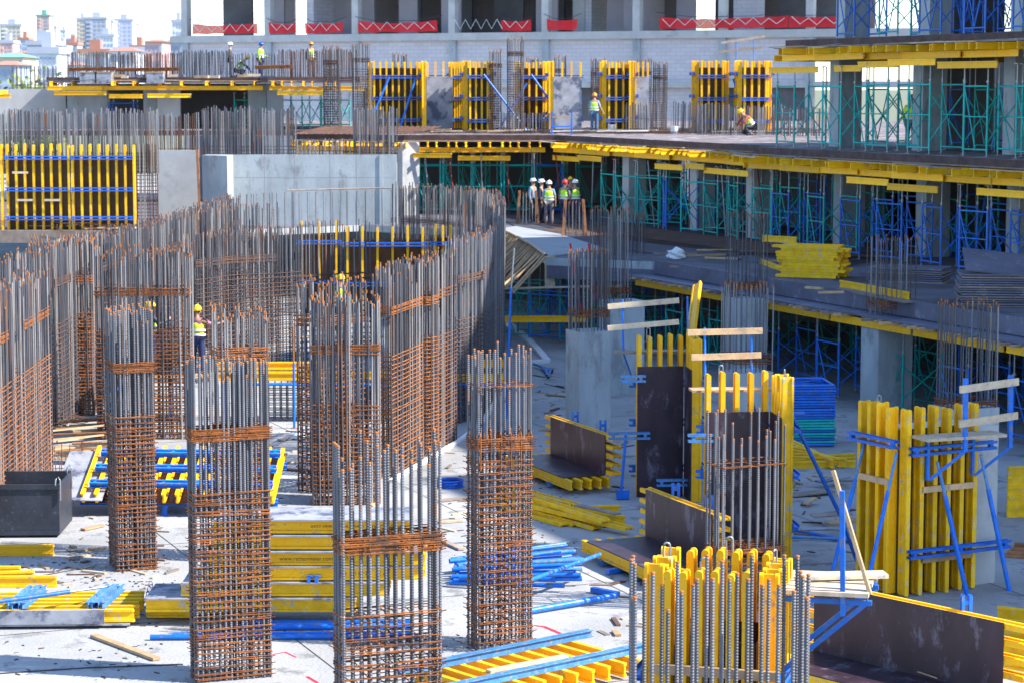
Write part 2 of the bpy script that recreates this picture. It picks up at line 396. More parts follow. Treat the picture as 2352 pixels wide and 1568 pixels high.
# ================================================================== foreground cages
def at_corner(x, y, rot, w, d, z=0.0):
    c = G(x, y, z); t = Vector((math.cos(rot), math.sin(rot), 0)); q = Vector((-math.sin(rot), math.cos(rot), 0))
    return c+t*(w/2)+q*(d/2)
A20 = R(20)
cage('tall rebar column cage standing beside the black steel skip', at_corner(270, 1313, R(21), .71, .79), R(21), .71, .79, 4.55, 9, 10, bundles=((3.45, 6, .03),), dense=(.04, 2.7, .085), inner=14, low=(.2, .2))
cage('tall wide rebar cage in front of the left end of the yellow beam stack', at_corner(450, 1569, R(19), 1.10, .42), R(19), 1.10, .42, 4.6, 14, 6, bundles=((3.42, 7, .026),), dense=(.04, 2.68, .082), inner=12, low=(.2, .25))
cage('rebar cage nearest the middle, with one thick ring of ties above open bars', at_corner(790, 1967, R(19), 1.13, .42), R(19), 1.13, .42, 4.6, 12, 5, bundles=((3.32, 9, .022),), dense=(.04, 2.68, .105), inner=2, low=(.4, .2), stag=.2)
cage('rebar cage with hooked bars above its ties, left of the blue pipe pile', at_corner(1099, 1499, R(20), .87, .57), R(20), .87, .57, 4.55, 8, 5, bundles=((3.0, 6, .035), (3.95, 1, .03)), dense=(.04, 2.85, .095), inner=2, hooks=3.22, stag=.2)
# thick bars in front of the nearest column formwork
zt = zat(1342, 21.6)
cage('ring of thick bare ribbed bars in front of the nearest yellow column formwork', (XA(1650, 22, 3.5), 22.0, 0), 0, 1.72, .86, zt+.16, 12, 5, r=.019, dense=(.05, 1.2, .15), bundles=(), stag=.16, low=(.45, .22))
# cage inside the open L formwork
cage('bare bar cage with a single thin tie, standing in an open dark formwork', (XA(1711, 36.4, 2), 36.4, 0), R(18), 1.1, .7, zat(940, 36.4), 8, 5, r=.017, dense=(.05, .8, .16), bundles=((zat(1062, 36.4), 1, .03), (.95, 3, .03)), stag=.2, low=(.45, .33))

# ================================================================== cages and curved wall of the ramp
cage_far('cage half hidden behind the wide rebar cage by the beam stack', (XA(556, 40.3), 40.3, 0), A20, .9, .5, 4.55, 12, 5, dense=(.05, 2.5, .1), bands=(3.6,), r=.016)
ramp = [G(877, 1099), G(920, 1072), G(956, 1050)]
cage_far('wide cage column at the near end of the curved rebar wall', (XA(796, 45.9), 45.9, 0), R(4), 1.32, .75, 4.25, 19, 9, dense=(.05, 2.1, .11), bands=(3.05,), r=.02)
cage_far('cage rising behind the near end of the curved rebar wall', (XA(765, 47.6), 47.6, 0), R(55), 1.5, .6, 4.5, 12, 6, dense=(.05, 2.6, .13), bands=(3.45,), r=.02)
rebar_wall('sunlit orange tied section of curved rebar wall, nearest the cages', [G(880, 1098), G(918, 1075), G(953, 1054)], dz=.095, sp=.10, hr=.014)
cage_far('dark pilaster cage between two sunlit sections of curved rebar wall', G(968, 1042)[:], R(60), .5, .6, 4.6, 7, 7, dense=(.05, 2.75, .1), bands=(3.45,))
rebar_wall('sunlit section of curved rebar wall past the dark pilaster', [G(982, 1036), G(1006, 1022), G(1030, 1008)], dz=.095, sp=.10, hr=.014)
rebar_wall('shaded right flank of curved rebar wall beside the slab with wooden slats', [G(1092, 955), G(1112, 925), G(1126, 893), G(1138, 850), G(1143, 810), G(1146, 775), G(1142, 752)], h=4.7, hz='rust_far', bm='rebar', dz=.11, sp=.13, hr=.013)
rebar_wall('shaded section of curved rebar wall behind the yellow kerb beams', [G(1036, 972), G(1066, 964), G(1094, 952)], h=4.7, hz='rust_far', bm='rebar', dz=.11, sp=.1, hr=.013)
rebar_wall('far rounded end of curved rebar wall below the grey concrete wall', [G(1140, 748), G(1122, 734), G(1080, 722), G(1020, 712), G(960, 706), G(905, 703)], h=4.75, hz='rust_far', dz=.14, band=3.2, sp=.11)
rebar_wall('thin bars along the back of the ramp with a wooden batten on top', [G(900, 703), G(800, 706), G(700, 712), G(620, 718), G(560, 726)], h=4.45, sp=.34, th=.1, hz='rust_far', dense=1.5, dz=.3, band=0, r=.011, jit=.05)
b = MB(); bp = [G(x, y)+Vector((0, 0, 4.5)) for x, y in ((905, 703), (850, 704), (800, 706), (750, 709), (700, 712), (660, 715))]
b.path(bp, .03, 6); o = obj('batten', b, 'wood_grey'); tag(o, 'long curved wooden batten tying thin bar tops before the grey wall', 'batten')
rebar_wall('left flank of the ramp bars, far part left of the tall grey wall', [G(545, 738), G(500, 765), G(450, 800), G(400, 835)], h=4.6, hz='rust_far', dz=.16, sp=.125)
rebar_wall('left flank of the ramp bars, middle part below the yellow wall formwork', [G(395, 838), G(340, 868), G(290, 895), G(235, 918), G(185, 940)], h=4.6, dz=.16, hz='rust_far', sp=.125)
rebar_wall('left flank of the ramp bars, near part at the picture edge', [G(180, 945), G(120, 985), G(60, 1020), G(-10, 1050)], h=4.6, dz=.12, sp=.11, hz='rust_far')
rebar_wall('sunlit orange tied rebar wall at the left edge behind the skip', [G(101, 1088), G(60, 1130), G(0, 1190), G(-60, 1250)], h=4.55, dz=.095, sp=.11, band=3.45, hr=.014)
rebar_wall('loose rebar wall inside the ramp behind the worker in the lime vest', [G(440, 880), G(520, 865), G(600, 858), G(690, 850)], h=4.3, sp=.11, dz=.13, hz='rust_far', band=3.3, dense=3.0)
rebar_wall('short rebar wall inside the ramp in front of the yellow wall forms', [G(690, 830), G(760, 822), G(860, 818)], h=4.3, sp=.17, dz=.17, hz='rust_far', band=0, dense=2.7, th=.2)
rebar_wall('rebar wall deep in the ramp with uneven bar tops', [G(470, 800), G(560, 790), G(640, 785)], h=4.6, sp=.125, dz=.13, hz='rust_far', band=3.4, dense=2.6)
cage_far('square dark cage with dense ties right of the orange tied wall', (XA(151, 58.6), 58.6, 0), R(4), 1.5, .9, 4.6, 17, 10, dense=(.05, 2.6, .10), bands=(3.38,), r=.02)
cage_far('long dark cage with thick tie bands behind the cage by the skip', (XA(336, 54.6), 54.6, 0), R(3), 2.2, .8, 4.6, 22, 8, dense=(.05, 2.6, .11), bands=(3.42,), r=.02)
# the low mesh lattice with yellow beams lying on it
t = thing('beam_cradle', 'yellow beams lying on a low dark mesh kerb across the ramp', 'cradle', (XA(830, 57.2), 57.2, 0))
b = MB(); x0, x1 = XA(600, 57.2)-XA(830, 57.2), XA(1085, 57.2)-XA(830, 57.2)
for dy in (0, .35):
    k = int((x1-x0)/.16)
    for i in range(k+1): x = x0+(x1-x0)*i/k; b.tube((x, dy, 0), (x, dy, .98), .016, 5)
    for j in range(8): b.tube((x0, dy-.02, .05+j*.125), (x1, dy-.02, .05+j*.125), .014, 5)
obj('mesh', b, 'steel_dark', t, stuff=True)
for (xa, xb, z, dy) in ((480, 722, 1.12, .1), (500, 735, 1.36, .3), (1031, 1160, 1.10, -.05), (1100, 1160, 1.42, .3), (560, 1030, 1.1, .5)):
    beam(t, (XA(xa, 57.2)-t.location.x, dy, z+.0), (XA(xb, 57.2)-t.location.x, dy, z+U(-.02, .02)))
obj('pipe', MB().tube((x0-.6, -.1, .95), (x1+1, -.1, .93), .035, 8), 'blue', t)
o = obj('prop', MB().tube((0, 0, 0), (0, 0, 1.6), .03, 8).tube((0, 0, 1.6), (0, 0, 2.5), .022, 8, 1).box(-.08, .08, -.08, .08, 0, .012, 1), ['blue', 'wood_red'])
o.location = G(676, 983); tag(o, 'thin blue steel prop standing alone before the mesh kerb', 'prop')
o = obj('prop', MB().tube((0, 0, 0), (.12, 0, 3.3), .03, 8).tube((.12, 0, 3.3), (.2, 0, 4.3), .022, 8, 1), ['blue', 'steel'])
o.location = G(1163, 960); tag(o, 'thin blue prop standing right of the curved rebar wall', 'prop')

# ================================================================== column formworks
def hook(parent, M):
    b = MB(); b.path([(-.035, 0, -.15), (-.035, 0, .1)]+[(-.035*math.cos(R(a)), 0, .1+.035*math.sin(R(a))) for a in (30, 60, 90, 120, 150)]+[(.035, 0, .1), (.035, 0, -.15)], .011, 6)
    obj('lifting_hook', b, 'steel', parent, M)
def box_form(label, loc, rot, w, d, h, bl, nf, ns, wal, hooks=True, sides='flrb', ply='ply', worn=False, group=None, name='column_formwork', fw=None):
    t = thing(name, label, 'formwork', loc, rot, group); g = .02
    if 'f' in sides: panel(t, T(w/2, -d/2, 0) @ RZ(math.pi), fw or w, h, nf, bl, wal, ply, worn=worn)
    if 'b' in sides: panel(t, T(-w/2, d/2, 0), w, h, nf, bl, wal, ply, worn=worn)
    if 'l' in sides: panel(t, T(-w/2-g, -d/2, 0) @ RZ(R(90)), d, h, ns, bl, [z+.12 for z in wal], ply, worn=worn)
    if 'r' in sides: panel(t, T(w/2+g, d/2, 0) @ RZ(R(-90)), d, h, ns, bl, [z+.12 for z in wal], ply, worn=worn)
    if hooks:
        for x, y, a in ((-w/2-.12, d*.1, .3), (0, d/2+.13, .2), (w/2+.12, d*.05, 1.2), (-w*.05, -d/2-.12, .4)):
            hook(t, T(x, y, bl) @ RZ(a))
    return t
# nearest box, lower right
z1_ = zat(1290, 23.4)
f1 = box_form('nearest yellow column formwork with steel lifting hooks and white boards beside it', (XA(1652, 23.75, 3.4), 23.75, 0), R(-16), .92, .92, z1_-.8, z1_-.05, 6, 5, (.5, 1.4, 2.1))
obj('tie_plank', MB().box(-.55, .75, -.75, -.70, 2.32, 2.42), 'wood', f1)
obj('prop', MB().tube((-.75, .3, 2.1), (-1.15, -.1, .05), .035, 8).tube((-.9, .1, 1.2), (-.75, .1, .05), .03, 8), 'blue', f1)
# platform beside it
pl = thing('working_platform', 'white boarded platform on blue brackets right of the nearest formwork', 'platform', (XA(1890, 23.8, 3.1), 23.8, 0), R(-14))
zp = zat(1345, 23.8)
for i in range(4): obj('board', MB().box(-.42, .5, -.52+i*.26, -.285+i*.26, 0, .045, 0), 'wood_pale', pl, T(U(-.06, .06), 0, zp+U(0, .012)) @ RZ(U(-.06, .06)))
obj('board', MB().box(-.3, .62, -.1, .14, 0, .04), 'wood_pale', pl, T(.05, .1, zp+.07) @ RZ(.35))
for y in (-.42, .36):
    b = MB(); b.bar((-.5, y, zp-.06), (.55, y, zp-.06), .06, .05, m=0); b.bar((.52, y, zp-.04), (-.5, y, zp-.95), .05, .05); b.bar((-.5, y, zp-1.0), (-.5, y, zp), .05, .05)
    obj('bracket', b, 'blue', pl)
b = MB(); b.bar((.26, -.45, zp-.2), (.23, -.45, zp+1.1), .06, .05); obj('railing_post', b, 'blue', pl)
b = MB(); b.bar((.53, -.38, zp+.02), (.10, -.1, zp+1.25), .10, .035, (1, 0, .3)); obj('leaning_board', b, 'wood', pl)
for k, z in enumerate((zp-1.15, zp-1.35)):
    obj('waler', waler(1.3, 'blue_worn'), parent=pl, M=T(-.95, -.5, z) @ RZ(.1))
# open L formworks
def L_form(label, loc, rot, w, d, h, bl, nb, wal, name='open_formwork', ply='ply', group=None):
    t = thing(name, label, 'formwork', loc, rot, group)
    panel(t, T(-w, 0, 0), w, h, nb, bl, wal, ply)
    panel(t, T(.022, .022, 0) @ RZ(R(-90)), d, h, nb, bl, [z+.13 for z in wal], ply)
    hook(t, T(-w*.75, .12, bl)); hook(t, T(.15, -d*.6, bl) @ RZ(1.2))
    return t
f2 = L_form('tall dark open formwork with five yellow beam tips, behind the yellow beam pile', G(1568, 1139)[:], R(6), .95, .75, 2.68, 3.32, 5, (.55, 1.5, 2.3))
f3 = L_form('dark open formwork around the bare bar cage, in front of the blue frame stack', (XA(1765, 40.2, 2), 40.2, 0), R(6), 1.12, .9, 2.64, 3.32, 5, (.6, 1.5, 2.3))
def guard(t, posts, boards, y=-.3, m='wood_pale'):
    for x, z0, z1 in posts:
        b = MB(); b.tube((x, y+.03, z0), (x-.02, y+.03, z1), .022, 7); b.tube((x, y+.03, z0), (x+.25, y+.5, z0-.55), .02, 7); obj('railing_post', b, 'blue', t)
    for x0, x1, z0, z1 in boards:
        b = MB(); b.bar((x0, y, z0), (x1, y, z1), .035, .11, (0, 0, 1)); obj('guard_board', b, m, t)
def side_brackets(t, L, zs):
    for x, y, z, ln in zs: obj('waler', waler(ln, 'blue_worn'), parent=t, M=T(x, y, z))
Y2 = f2.location.y
zb = lambda y: zat(y, Y2+.6)
guard(f2, ((-1.15, 2.9, zb(688)), (.2, 2.8, zb(682))), ((-1.48, .0, zb(703), zb(690)), (-1.48, .0, zb(752), zb(739))), y=.6)
obj('platform_board', MB().box(-1.35, .3, .35, .75, 2.9, 2.94), 'wood_grey', f2)
side_brackets(f2, 0, ((-1.3, -.1, 2.45, .5), (-1.55, -.08, 1.28, .85), (-.6, -.35, .35, .8)))
obj('prop', MB().tube((-1.2, -.1, 1.3), (-1.3, -.2, .2), .03, 8).box(-1.4, -1.15, -.3, -.1, .02, .2), 'blue', f2)
Y3 = f3.location.y; zb3 = lambda y: zat(y, Y3+.6)
guard(f3, ((-1.02, 2.8, zb3(752)), (-.18, 2.8, zb3(752))), ((-1.35, .0, zb3(762), zb3(760)), (-1.28, -.02, zb3(818), zb3(815))), y=.6, m='wood')
obj('platform_board', MB().box(-1.3, .3, .35, .75, 2.95, 2.99), 'wood', f3)
side_brackets(f3, 0, ((-1.45, -.06, 2.2, .45), (-1.75, -.2, .75, .9)))
obj('prop', MB().tube((.35, -.3, 2.6), (1.15, -.6, .9), .036, 8).tube((1.15, -.6, .9), (1.45, -.7, .05), .028, 8).tube((.3, -.3, 2.62), (.6, -.1, 2.6), .05, 8), 'blue', f3)
# formwork beside the stripped concrete column, right
kx, ky = XA(2092, 37.2), 37.2
rot4 = R(28); t4 = Vector((math.cos(rot4), math.sin(rot4), 0)); q4 = Vector((-math.sin(rot4), math.cos(rot4), 0))
c4 = Vector((kx, ky, 0))+t4*.86+q4*.62
o = obj('concrete_column', MB().box(-.6, 1.06, -.42, .5, 0, 2.68), 'concrete_pale'); o.location = c4; o.rotation_euler = (0, 0, rot4)
tag(o, 'pale new concrete column half wrapped by the yellow formwork at right', 'column')
f4 = thing('column_formwork', 'tall yellow formwork with blue props wrapped round a pale concrete column', 'formwork', c4, rot4)
panel(f4, T(.45, -.44, 0) @ RZ(math.pi), 1.48, 2.75, 6, 3.1, (), worn=True)
panel(f4, T(-.99, -.415, 0) @ RZ(R(90)), .85, 2.75, 4, 3.14, ())
hook(f4, T(-1.1, 0, 3.14))
for z in (2.42, .72): obj('waler', waler(2.1 if z < 1 else 1.75), parent=f4, M=T(-1.0, -.73, z)); 
for z in (2.55, ): obj('waler', waler(1.3), parent=f4, M=T(-1.27, -.7, z) @ RZ(R(90)))
for z in (1.72, .55): obj('tie_plank', MB().box(-.7, .35, -.705, -.67, z, z+.1), 'wood', f4)
obj('tie_plank', MB().box(-1.265, -1.225, -.5, .4, 1.85, 1.95), 'wood', f4)
for (p, q, r1) in (((-.55, -.85, 2.25), (.0, -1.0, .0), .04), ((.35, -.85, 2.3), (.85, -1.05, .0), .04), ((-1.15, -.55, 2.4), (-2.2, -1.1, .05), .035), ((-1.15, .3, 2.5), (-2.5, -.5, .05), .035)):
    p = Vector(p); q = Vector(q); mdl = p.lerp(q, .25)
    obj('prop', MB().tube(q, mdl, r1, 8).tube(mdl, p, r1*.7, 8, 1), ['blue', 'blue_worn'], f4)
zp4 = zat(1005, 36.8)
obj('platform_board', MB().box(-.85, .65, -1.25, -.78, zp4-.05, zp4), 'wood_pale', f4, T(0, 0, 0) @ RZ(-.12))
for x in (-.27, .66):
    b = MB(); b.bar((x, -1.2, zp4-.25), (x-.02, -1.2, zp4+.95), .075, .05, (0, 1, 0)); b.bar((x, -1.2, zp4-.25), (x-.35, -.75, zp4-.75), .05, .05); b.bar((x-.4, -.75, zp4-.75), (x-.4, -.75, zp4), .05, .05)
    obj('railing_post', b, 'blue', f4)
for z, x0 in ((zp4+.78, -.44), (zp4+.22, -.44)):
    b = MB(); b.bar((x0, -1.25, z), (.76, -1.25, z+.06), .04, .12); obj('guard_board', b, 'wood_pale', f4)

# ================================================================== L formworks lying on the ground
def lying_L(label, A, ang, L, wv, wh, nb, zb=.25, ext=.35, lay=0):
    a = Vector((math.cos(ang), math.sin(ang), 0)); u_ = Vector((-a.y, a.x, 0)); Z = Vector((0, 0, 1))
    t = thing('lying_formwork', label, 'formwork', (A[0], A[1], 0))
    Mv = Matrix((-Z, u_, a)).transposed().to_4x4(); Mv.translation = Vector((0, 0, zb+wv))
    panel(t, Mv, wv, L, nb, L+ext*2, (), bz=-ext)
    Mh = Matrix((-u_, -Z, a)).transposed().to_4x4(); Mh.translation = Vector((0, 0, zb))
    panel(t, Mh, wh, L, nb, L+ext*2, (), bz=-ext)
    for s in (.25, .75):
        p = a*(L*s)
        obj('waler', waler(wv+.3, 'blue'), parent=t, M=T(p.x+u_.x*.28, p.y+u_.y*.28, zb-.1) @ Matrix.Rotation(R(-90), 4, 'Y'))
        obj('waler', waler(wh+.3, 'blue_worn'), parent=t, M=T(p.x+u_.x*.25, p.y+u_.y*.25, zb-.275+.02) @ RZ(math.atan2(-u_.y, -u_.x)) @ Matrix.Rotation(R(90), 4, 'X'))
    return t
lying_L('dark L shaped formwork lying behind the yellow beam pile', G(1264, 1047, .28), R(-68), 2.9, .82, .95, 5, zb=.33)
g2 = lying_L('dark L shaped formwork lying left of the bare bar cage', G(1482, 1237, .28), R(-68), 2.6, .85, 1.15, 5, zb=.33, ext=.3)
lying_L('large dark panel formwork lying at the lower right corner', G(1868, 1492, .33), R(-49), 3.3, .98, 1.05, 5, zb=.33)
# paint roller left on it
pr = thing('paint_roller', 'red and green paint roller lying on the dark panel at lower right', 'roller', G(2092, 1536, .36), R(-30))
obj('sleeve', MB().tube((-.1, 0, .04), (-.02, 0, .04), .042, 10, 0).tube((-.02, 0, .04), (.04, 0, .04), .042, 10, 1).tube((.04, 0, .04), (.11, 0, .04), .042, 10, 0), ['red_paint', 'vest'], pr)
obj('handle', MB().tube((.0, -.06, .02), (.5, -.35, .02), .012, 6), 'wood', pr)

# ================================================================== stacks and heaps of timber beams
st0 = 35.0
rows = [(330, 822, .33), (415, 893, .58), (455, 975, .83), (468, 975, 1.07), (480, 930, 1.32), (488, 944, 1.57)]
def text_mesh(s, size, mname):
    c = bpy.data.curves.new('lettering', 'FONT'); c.body = s; c.size = size; c.extrude = 0.0008; c.align_x = 'LEFT'
    o = bpy.data.objects.new('lettering', c); COL.objects.link(o); bpy.context.view_layer.update()
    me = bpy.data.meshes.new_from_object(o.evaluated_get(bpy.context.evaluated_depsgraph_get())); bpy.data.objects.remove(o)
    me.materials.clear(); me.materials.append(MAT[mname]); return me
words = ['bottom panel of the yellow beam stack, half hidden by cages', 'second panel from the bottom of the yellow beam stack, with blue brackets on it', 'third panel from the bottom of the yellow beam stack',
         'panel printed with a web address in the yellow beam stack', 'second panel from the top of the yellow beam stack', 'top panel of the yellow beam stack with a grey edge']
for i, (xa, xb, z) in enumerate(rows):
    Xa, Xb = XA(xa, st0, z), XA(xb, st0, z)
    t = thing('formwork_panel', words[i], 'formwork panel', (Xa, st0, z), R(U(-.6, .6)), 'panels stacked between the rebar cages')
    L = Xb-Xa
    for k in range(4):
        beam(t, (U(-.02, .02), .1+k*.28, 0), (L+U(-.02, .02), .1+k*.28, 0), (0, 0, 1), worn=(i < 2))
    obj('plywood_face', MB().box(.02, L-.02, 0, 1.1, .102, .126), 'ply_dirty', t)
    if i >= 2:
        s = ['', '', 'P 20   12-1116   OK', 'www.rettenmeier.com   P 20', 'P 20   12-004', 'P 20   12-004   www.rettenmeier.com'][i]
        me = text_mesh(s, .09, 'ink')
        for x in (1.0 if i == 3 else 1.3, ):
            M = T(x+.16, .083, -.03) @ Matrix.Rotation(R(90), 4, 'X')
            if i != 3: M = T(x+1.6, .083, .03) @ Matrix.Rotation(R(180), 4, 'Y') @ Matrix.Rotation(R(90), 4, 'X')
            obj('lettering', me, parent=t, M=M)
    if i == 1:
        for x in (.98*L-1.2, .98*L-1.08): obj('bracket', MB().box(x, x+.05, .0, .12, .12, .23).box(x, x+.09, .0, .12, .215, .235), 'blue', t)
# sticks: one object per piece, each a thing
def stick(name, label, cat, p, q, w, h, m, up=(0, 0, 1), group=None):
    p = Vector(p); q = Vector(q); L = (q-p).length
    o = obj(name, MB().box(-w/2, w/2, -h/2, h/2, 0, L), m, None, frame(p, q-p, up)); return tag(o, label, cat, group)
def loose_beam(label, p, q, up=(0, 0, 1), worn=True, group=None):
    o = beam(None, p, q, up, worn, 'timber_beam'); return tag(o, label, 'beam', group)
def pipe(label, p, q, r, m='blue', group=None, n=9):
    p = Vector(p); q = Vector(q); L = (q-p).length; b = MB(); b.tube((0, 0, 0), (0, 0, L), r, n, 0, False)
    b.tube((0, 0, 0.002), (0, 0, L-.002), r*.82, n, 1, True)
    o = obj('steel_pipe', b, [m, 'steel_dark'], None, frame(p, q-p)); return tag(o, label, 'pipe', group)
# yellow beams in the centre
ang = R(-58)
for k, (x, y, L, lay, da) in enumerate(((1236, 1215, 2.6, 0, 0), (1262, 1215, 2.6, 0, .02), (1285, 1212, 2.6, 0, 0.03), (1236, 1205, 2.5, 1, -.02), (1262, 1204, 2.55, 1, .02), (1290, 1200, 2.4, 1, .05), (1240, 1192, 2.5, 2, 0.0), (1264, 1190, 2.5, 2, .03))):
    e = G(x+62, y-6, 0); a = ang+da; d = Vector((math.cos(a), math.sin(a), 0)); z = .045+lay*.083
    loose_beam('yellow timber beam in the pile beside the hooked rebar cage', (e.x-d.x*L, e.y-d.y*L, z), (e.x, e.y, z), (-d.y, d.x, 0), group='beams in the centre pile')
for k, (x, y, L, a, z, lb) in enumerate(((1372, 1212, 3.0, -52, .045, 'yellow beam lying loose at the right of the centre pile'), (1445, 1213, 3.1, -47, .13, 'yellow beam lying slantwise across the centre pile'), (1392, 1196, 2.9, -56, .22, 'topmost yellow beam of the centre pile'))):
    e = G(x, y, z); d = Vector((math.cos(R(a)), math.sin(R(a)), 0))
    loose_beam(lb, (e.x-d.x*L, e.y-d.y*L, z+.1), (e.x, e.y, z), (-d.y, d.x, 0))
for k, (x0, y0, x1, y1) in enumerate(((1330, 1180, 1425, 1182), (1345, 1206, 1436, 1206))):
    loose_beam('short yellow beam end poking out behind the centre pile, %s one' % ('farther', 'nearer')[k], G(x0, y0-8, .1), G(x1, y1-12, .1))
stick('plank', 'dark plank lying across the yellow beams of the centre pile', 'plank', G(1325, 1158, .3), G(1420, 1180, .26), .16, .03, 'wood_grey')
# yellow beams and steel stack at right of the dark formwork
for k in range(6):
    e0 = G(1800, 1010+k*9, .25-.03*k); e1 = G(1905+k*8, 1062+U(-3, 4), .1+.02*(k % 2))
    loose_beam('yellow beam of the heap below the stacked scaffold frames', e0, e1, group='beams heaped below the stacked frames')
for k in range(3):
    loose_beam('yellow beam of the flat heap beside the nearer rebar bars', G(1800, 1058+k*6, .06+.0*k), G(1965, 1050+k*8, .06), group='beams heaped flat beside the frame stack')
for k in range(9):
    d = Vector((2.6, .6+U(-.1, .1), 0))
    e0 = Vector((XA(2306+(k//5)*8, 44.4), 44.2+(k//5)*.25, .1+(k % 5)*.2))
    loose_beam('yellow beam of the stack cut off by the right picture edge', e0, e0+d, group='beams stacked at the right edge')
for k in range(5):
    e0 = G(2290+k*4, 1405+k*28, .3-.02*k); d = Vector((1.9, -.95+U(-.1, .1), -.05))
    loose_beam('weathered yellow beam behind the large dark panel at lower right', e0, e0+d, group='beams behind the lower right panel')
for k in range(4):
    e0 = Vector((XA(2306, 40.4+k*.35), 40.4+k*.06, .03+.054*k)); stick('plank', 'brown plank stacked at the right edge beside the pale concrete column', 'plank', e0, e0+Vector((1.6, -.5, 0)), .15, .05, 'wood_red', group='brown planks at the right edge')
# beams at far left
for k, (x1, y1, ln) in enumerate(((125, 1262, 'back yellow beam poking in below the skip'), (48, 1312, 'middle short yellow beam poking in at the left edge'), (132, 1334, 'yellow beam poking in just above the blue clamped panel'))):
    e = G(x1, y1, .1); loose_beam(ln, e-Vector((2.4, .1, 0)), e, worn=False)
loose_beam('yellow beam under the one above the blue clamped panel', G(130, 1338, .1)+Vector((-2.5, .25, 0)), G(80, 1322, .1))
# clamped panel at lower left
pa = G(0, 1462, 0); pn = thing('formwork_panel', 'yellow panel with blue clamps and a grey plank edge at lower left', 'formwork panel', (XA(318, 35.2), 34.95, 0), R(2))
for k in range(6): beam(pn, (-4.2, .12+k*.25, .18), (U(-.03, .03), .12+k*.25, .18), (0, 0, 1), True)
obj('plywood_face', MB().box(-4.2, -.1, 0, 1.45, .04, .062), 'ply_dirty', pn)
obj('edge_plank', MB().box(-4.2, -.48, -.05, -.01, .08, .30), 'ply_dirty', pn)
for x in (-1.95, -.72):
    for dx in (0, .16): obj('waler', waler(1.35, 'blue_worn'), parent=pn, M=T(x+dx, .12, .335) @ RZ(R(84)) @ Matrix.Rotation(R(90), 4, 'X'))
pipe('blue prop lying across the clamped panel at lower left', G(-40, 1385, .5), G(160, 1358, .52), .035)
pipe('thin steel inner tube of the prop lying across the clamped panel', G(160, 1358, .52), G(245, 1346, .52), .018, 'steel')
# crate of beams between the panel and the wide cage
t = thing('beam_bundle', 'bundle of yellow beams tied with blue wire left of the wide rebar cage', 'beams', (XA(335, 35.6), 35.6, 0))
for k in range(4): beam(t, (0+k*.05, k*.2, .12+.03*k), (1.6, k*.2, .12+.03*k), (0, 0, 1), True)
for k in range(5):
    b = MB(); b.path([(-.02+.03*math.cos(R(a)), .1+k*.14+.02*a/360, .2+k*.05+.06*math.sin(R(a))) for a in range(0, 360, 40)], .006, 5, True); obj('wire_loop', b, 'hose', t)
stick('plank', 'single wooden plank lying on white concrete below the clamped panel', 'plank', G(215, 1458, .03), G(360, 1512, .03), .12, .04, 'wood')
# blue pipes under the stack and the big pipe pile
for k, (x0, y0, x1, y1, r) in enumerate(((395, 1456, 950, 1452, .03), (345, 1462, 960, 1460, .04), (520, 1440, 945, 1437, .05), (560, 1428, 948, 1426, .045))):
    pipe('long blue pipe lying in front of the yellow beam stack, %s' % ('third from the stack', 'nearest the camera', 'second from the stack', 'next to the stack')[k], G(x0, y0, .05), G(x1, y1, .05), r)
for k in range(22):
    lay = k//8; i = k % 8
    x0, y0 = 1040+U(-8, 16), 1302+i*5+U(-3, 3); x1, y1 = 1296+U(-22, 45), 1268+i*10+U(-8, 8)
    pipe('blue pipe in the tangled pile right of the hooked rebar cage', G(x0, y0+12, 0)+Vector((0, 0, .08+lay*.09)), G(x1, y1+18, 0)+Vector((0, 0, .08+lay*.10+U(0, .08))), U(.032, .045), 'blue' if k % 4 else 'blue_worn', 'pipes in the tangled blue pile')
pipe('blue pipe with a white sticker lying before the tangled pile', G(1200, 1405, .06), G(1414, 1366, .1), .05)
pipe('bright blue pipe on top of the tangled pile, pointing up right', G(1180, 1345, .42), G(1378, 1272, .5), .035)
for k in range(3): stick('steel_channel', 'blue perforated channel on the ground near the tangled pipes, %s' % ('left', 'middle', 'right')[k], 'channel', G((1360, 1395, 1418)[k], (1352, 1312, 1306)[k], .06), G((1420, 1470, 1478)[k], (1364, 1300, 1300)[k], .05), .1, .08, 'blue')
# stacked scaffold frames
t = thing('frame_stack', 'stack of blue and teal scaffold frames beside the dark open formwork', 'scaffold frames', (XA(1858, 53.0), 53.0, 0), R(4))
fm = {}
for c in ('blue', 'teal'):
    b = MB(); w_ = 1.18
    b.tube((-w_/2, 0, 0), (w_/2, 0, 0), .03, 8).tube((-w_/2, 1.3, 0), (w_/2, 1.3, 0), .03, 8).tube((-w_/2, 0, 0), (-w_/2, 1.3, 0), .025, 8).tube((w_/2, 0, 0), (w_/2, 1.3, 0), .025, 8).tube((-w_/2, .1, 0), (w_/2, 1.2, 0), .018, 6)
    fm[c] = b.mesh('scaffold_frame', [c])
for k in range(23):
    obj('scaffold_frame', fm['teal' if k in (1, 3, 4, 6, 7, 8, 9) else 'blue'], parent=t, M=T(U(-.03, .03), U(-.03, .03), .06+k*.063) @ RZ(U(-.02, .02)))
# blue coil of hose
b = MB()
for k in range(7): b.path([((.27-.012*(k % 3))*math.cos(R(a))+U(-.015, .015), (.27-.012*(k % 3))*math.sin(R(a))+U(-.01, .01), .02+k*.022) for a in range(0, 360, 15)], .013, 6, True)
o = obj('hose_coil', b, 'hose'); o.location = G(1034, 1118); tag(o, 'coil of blue hose lying on the concrete by the curved wall', 'hose')
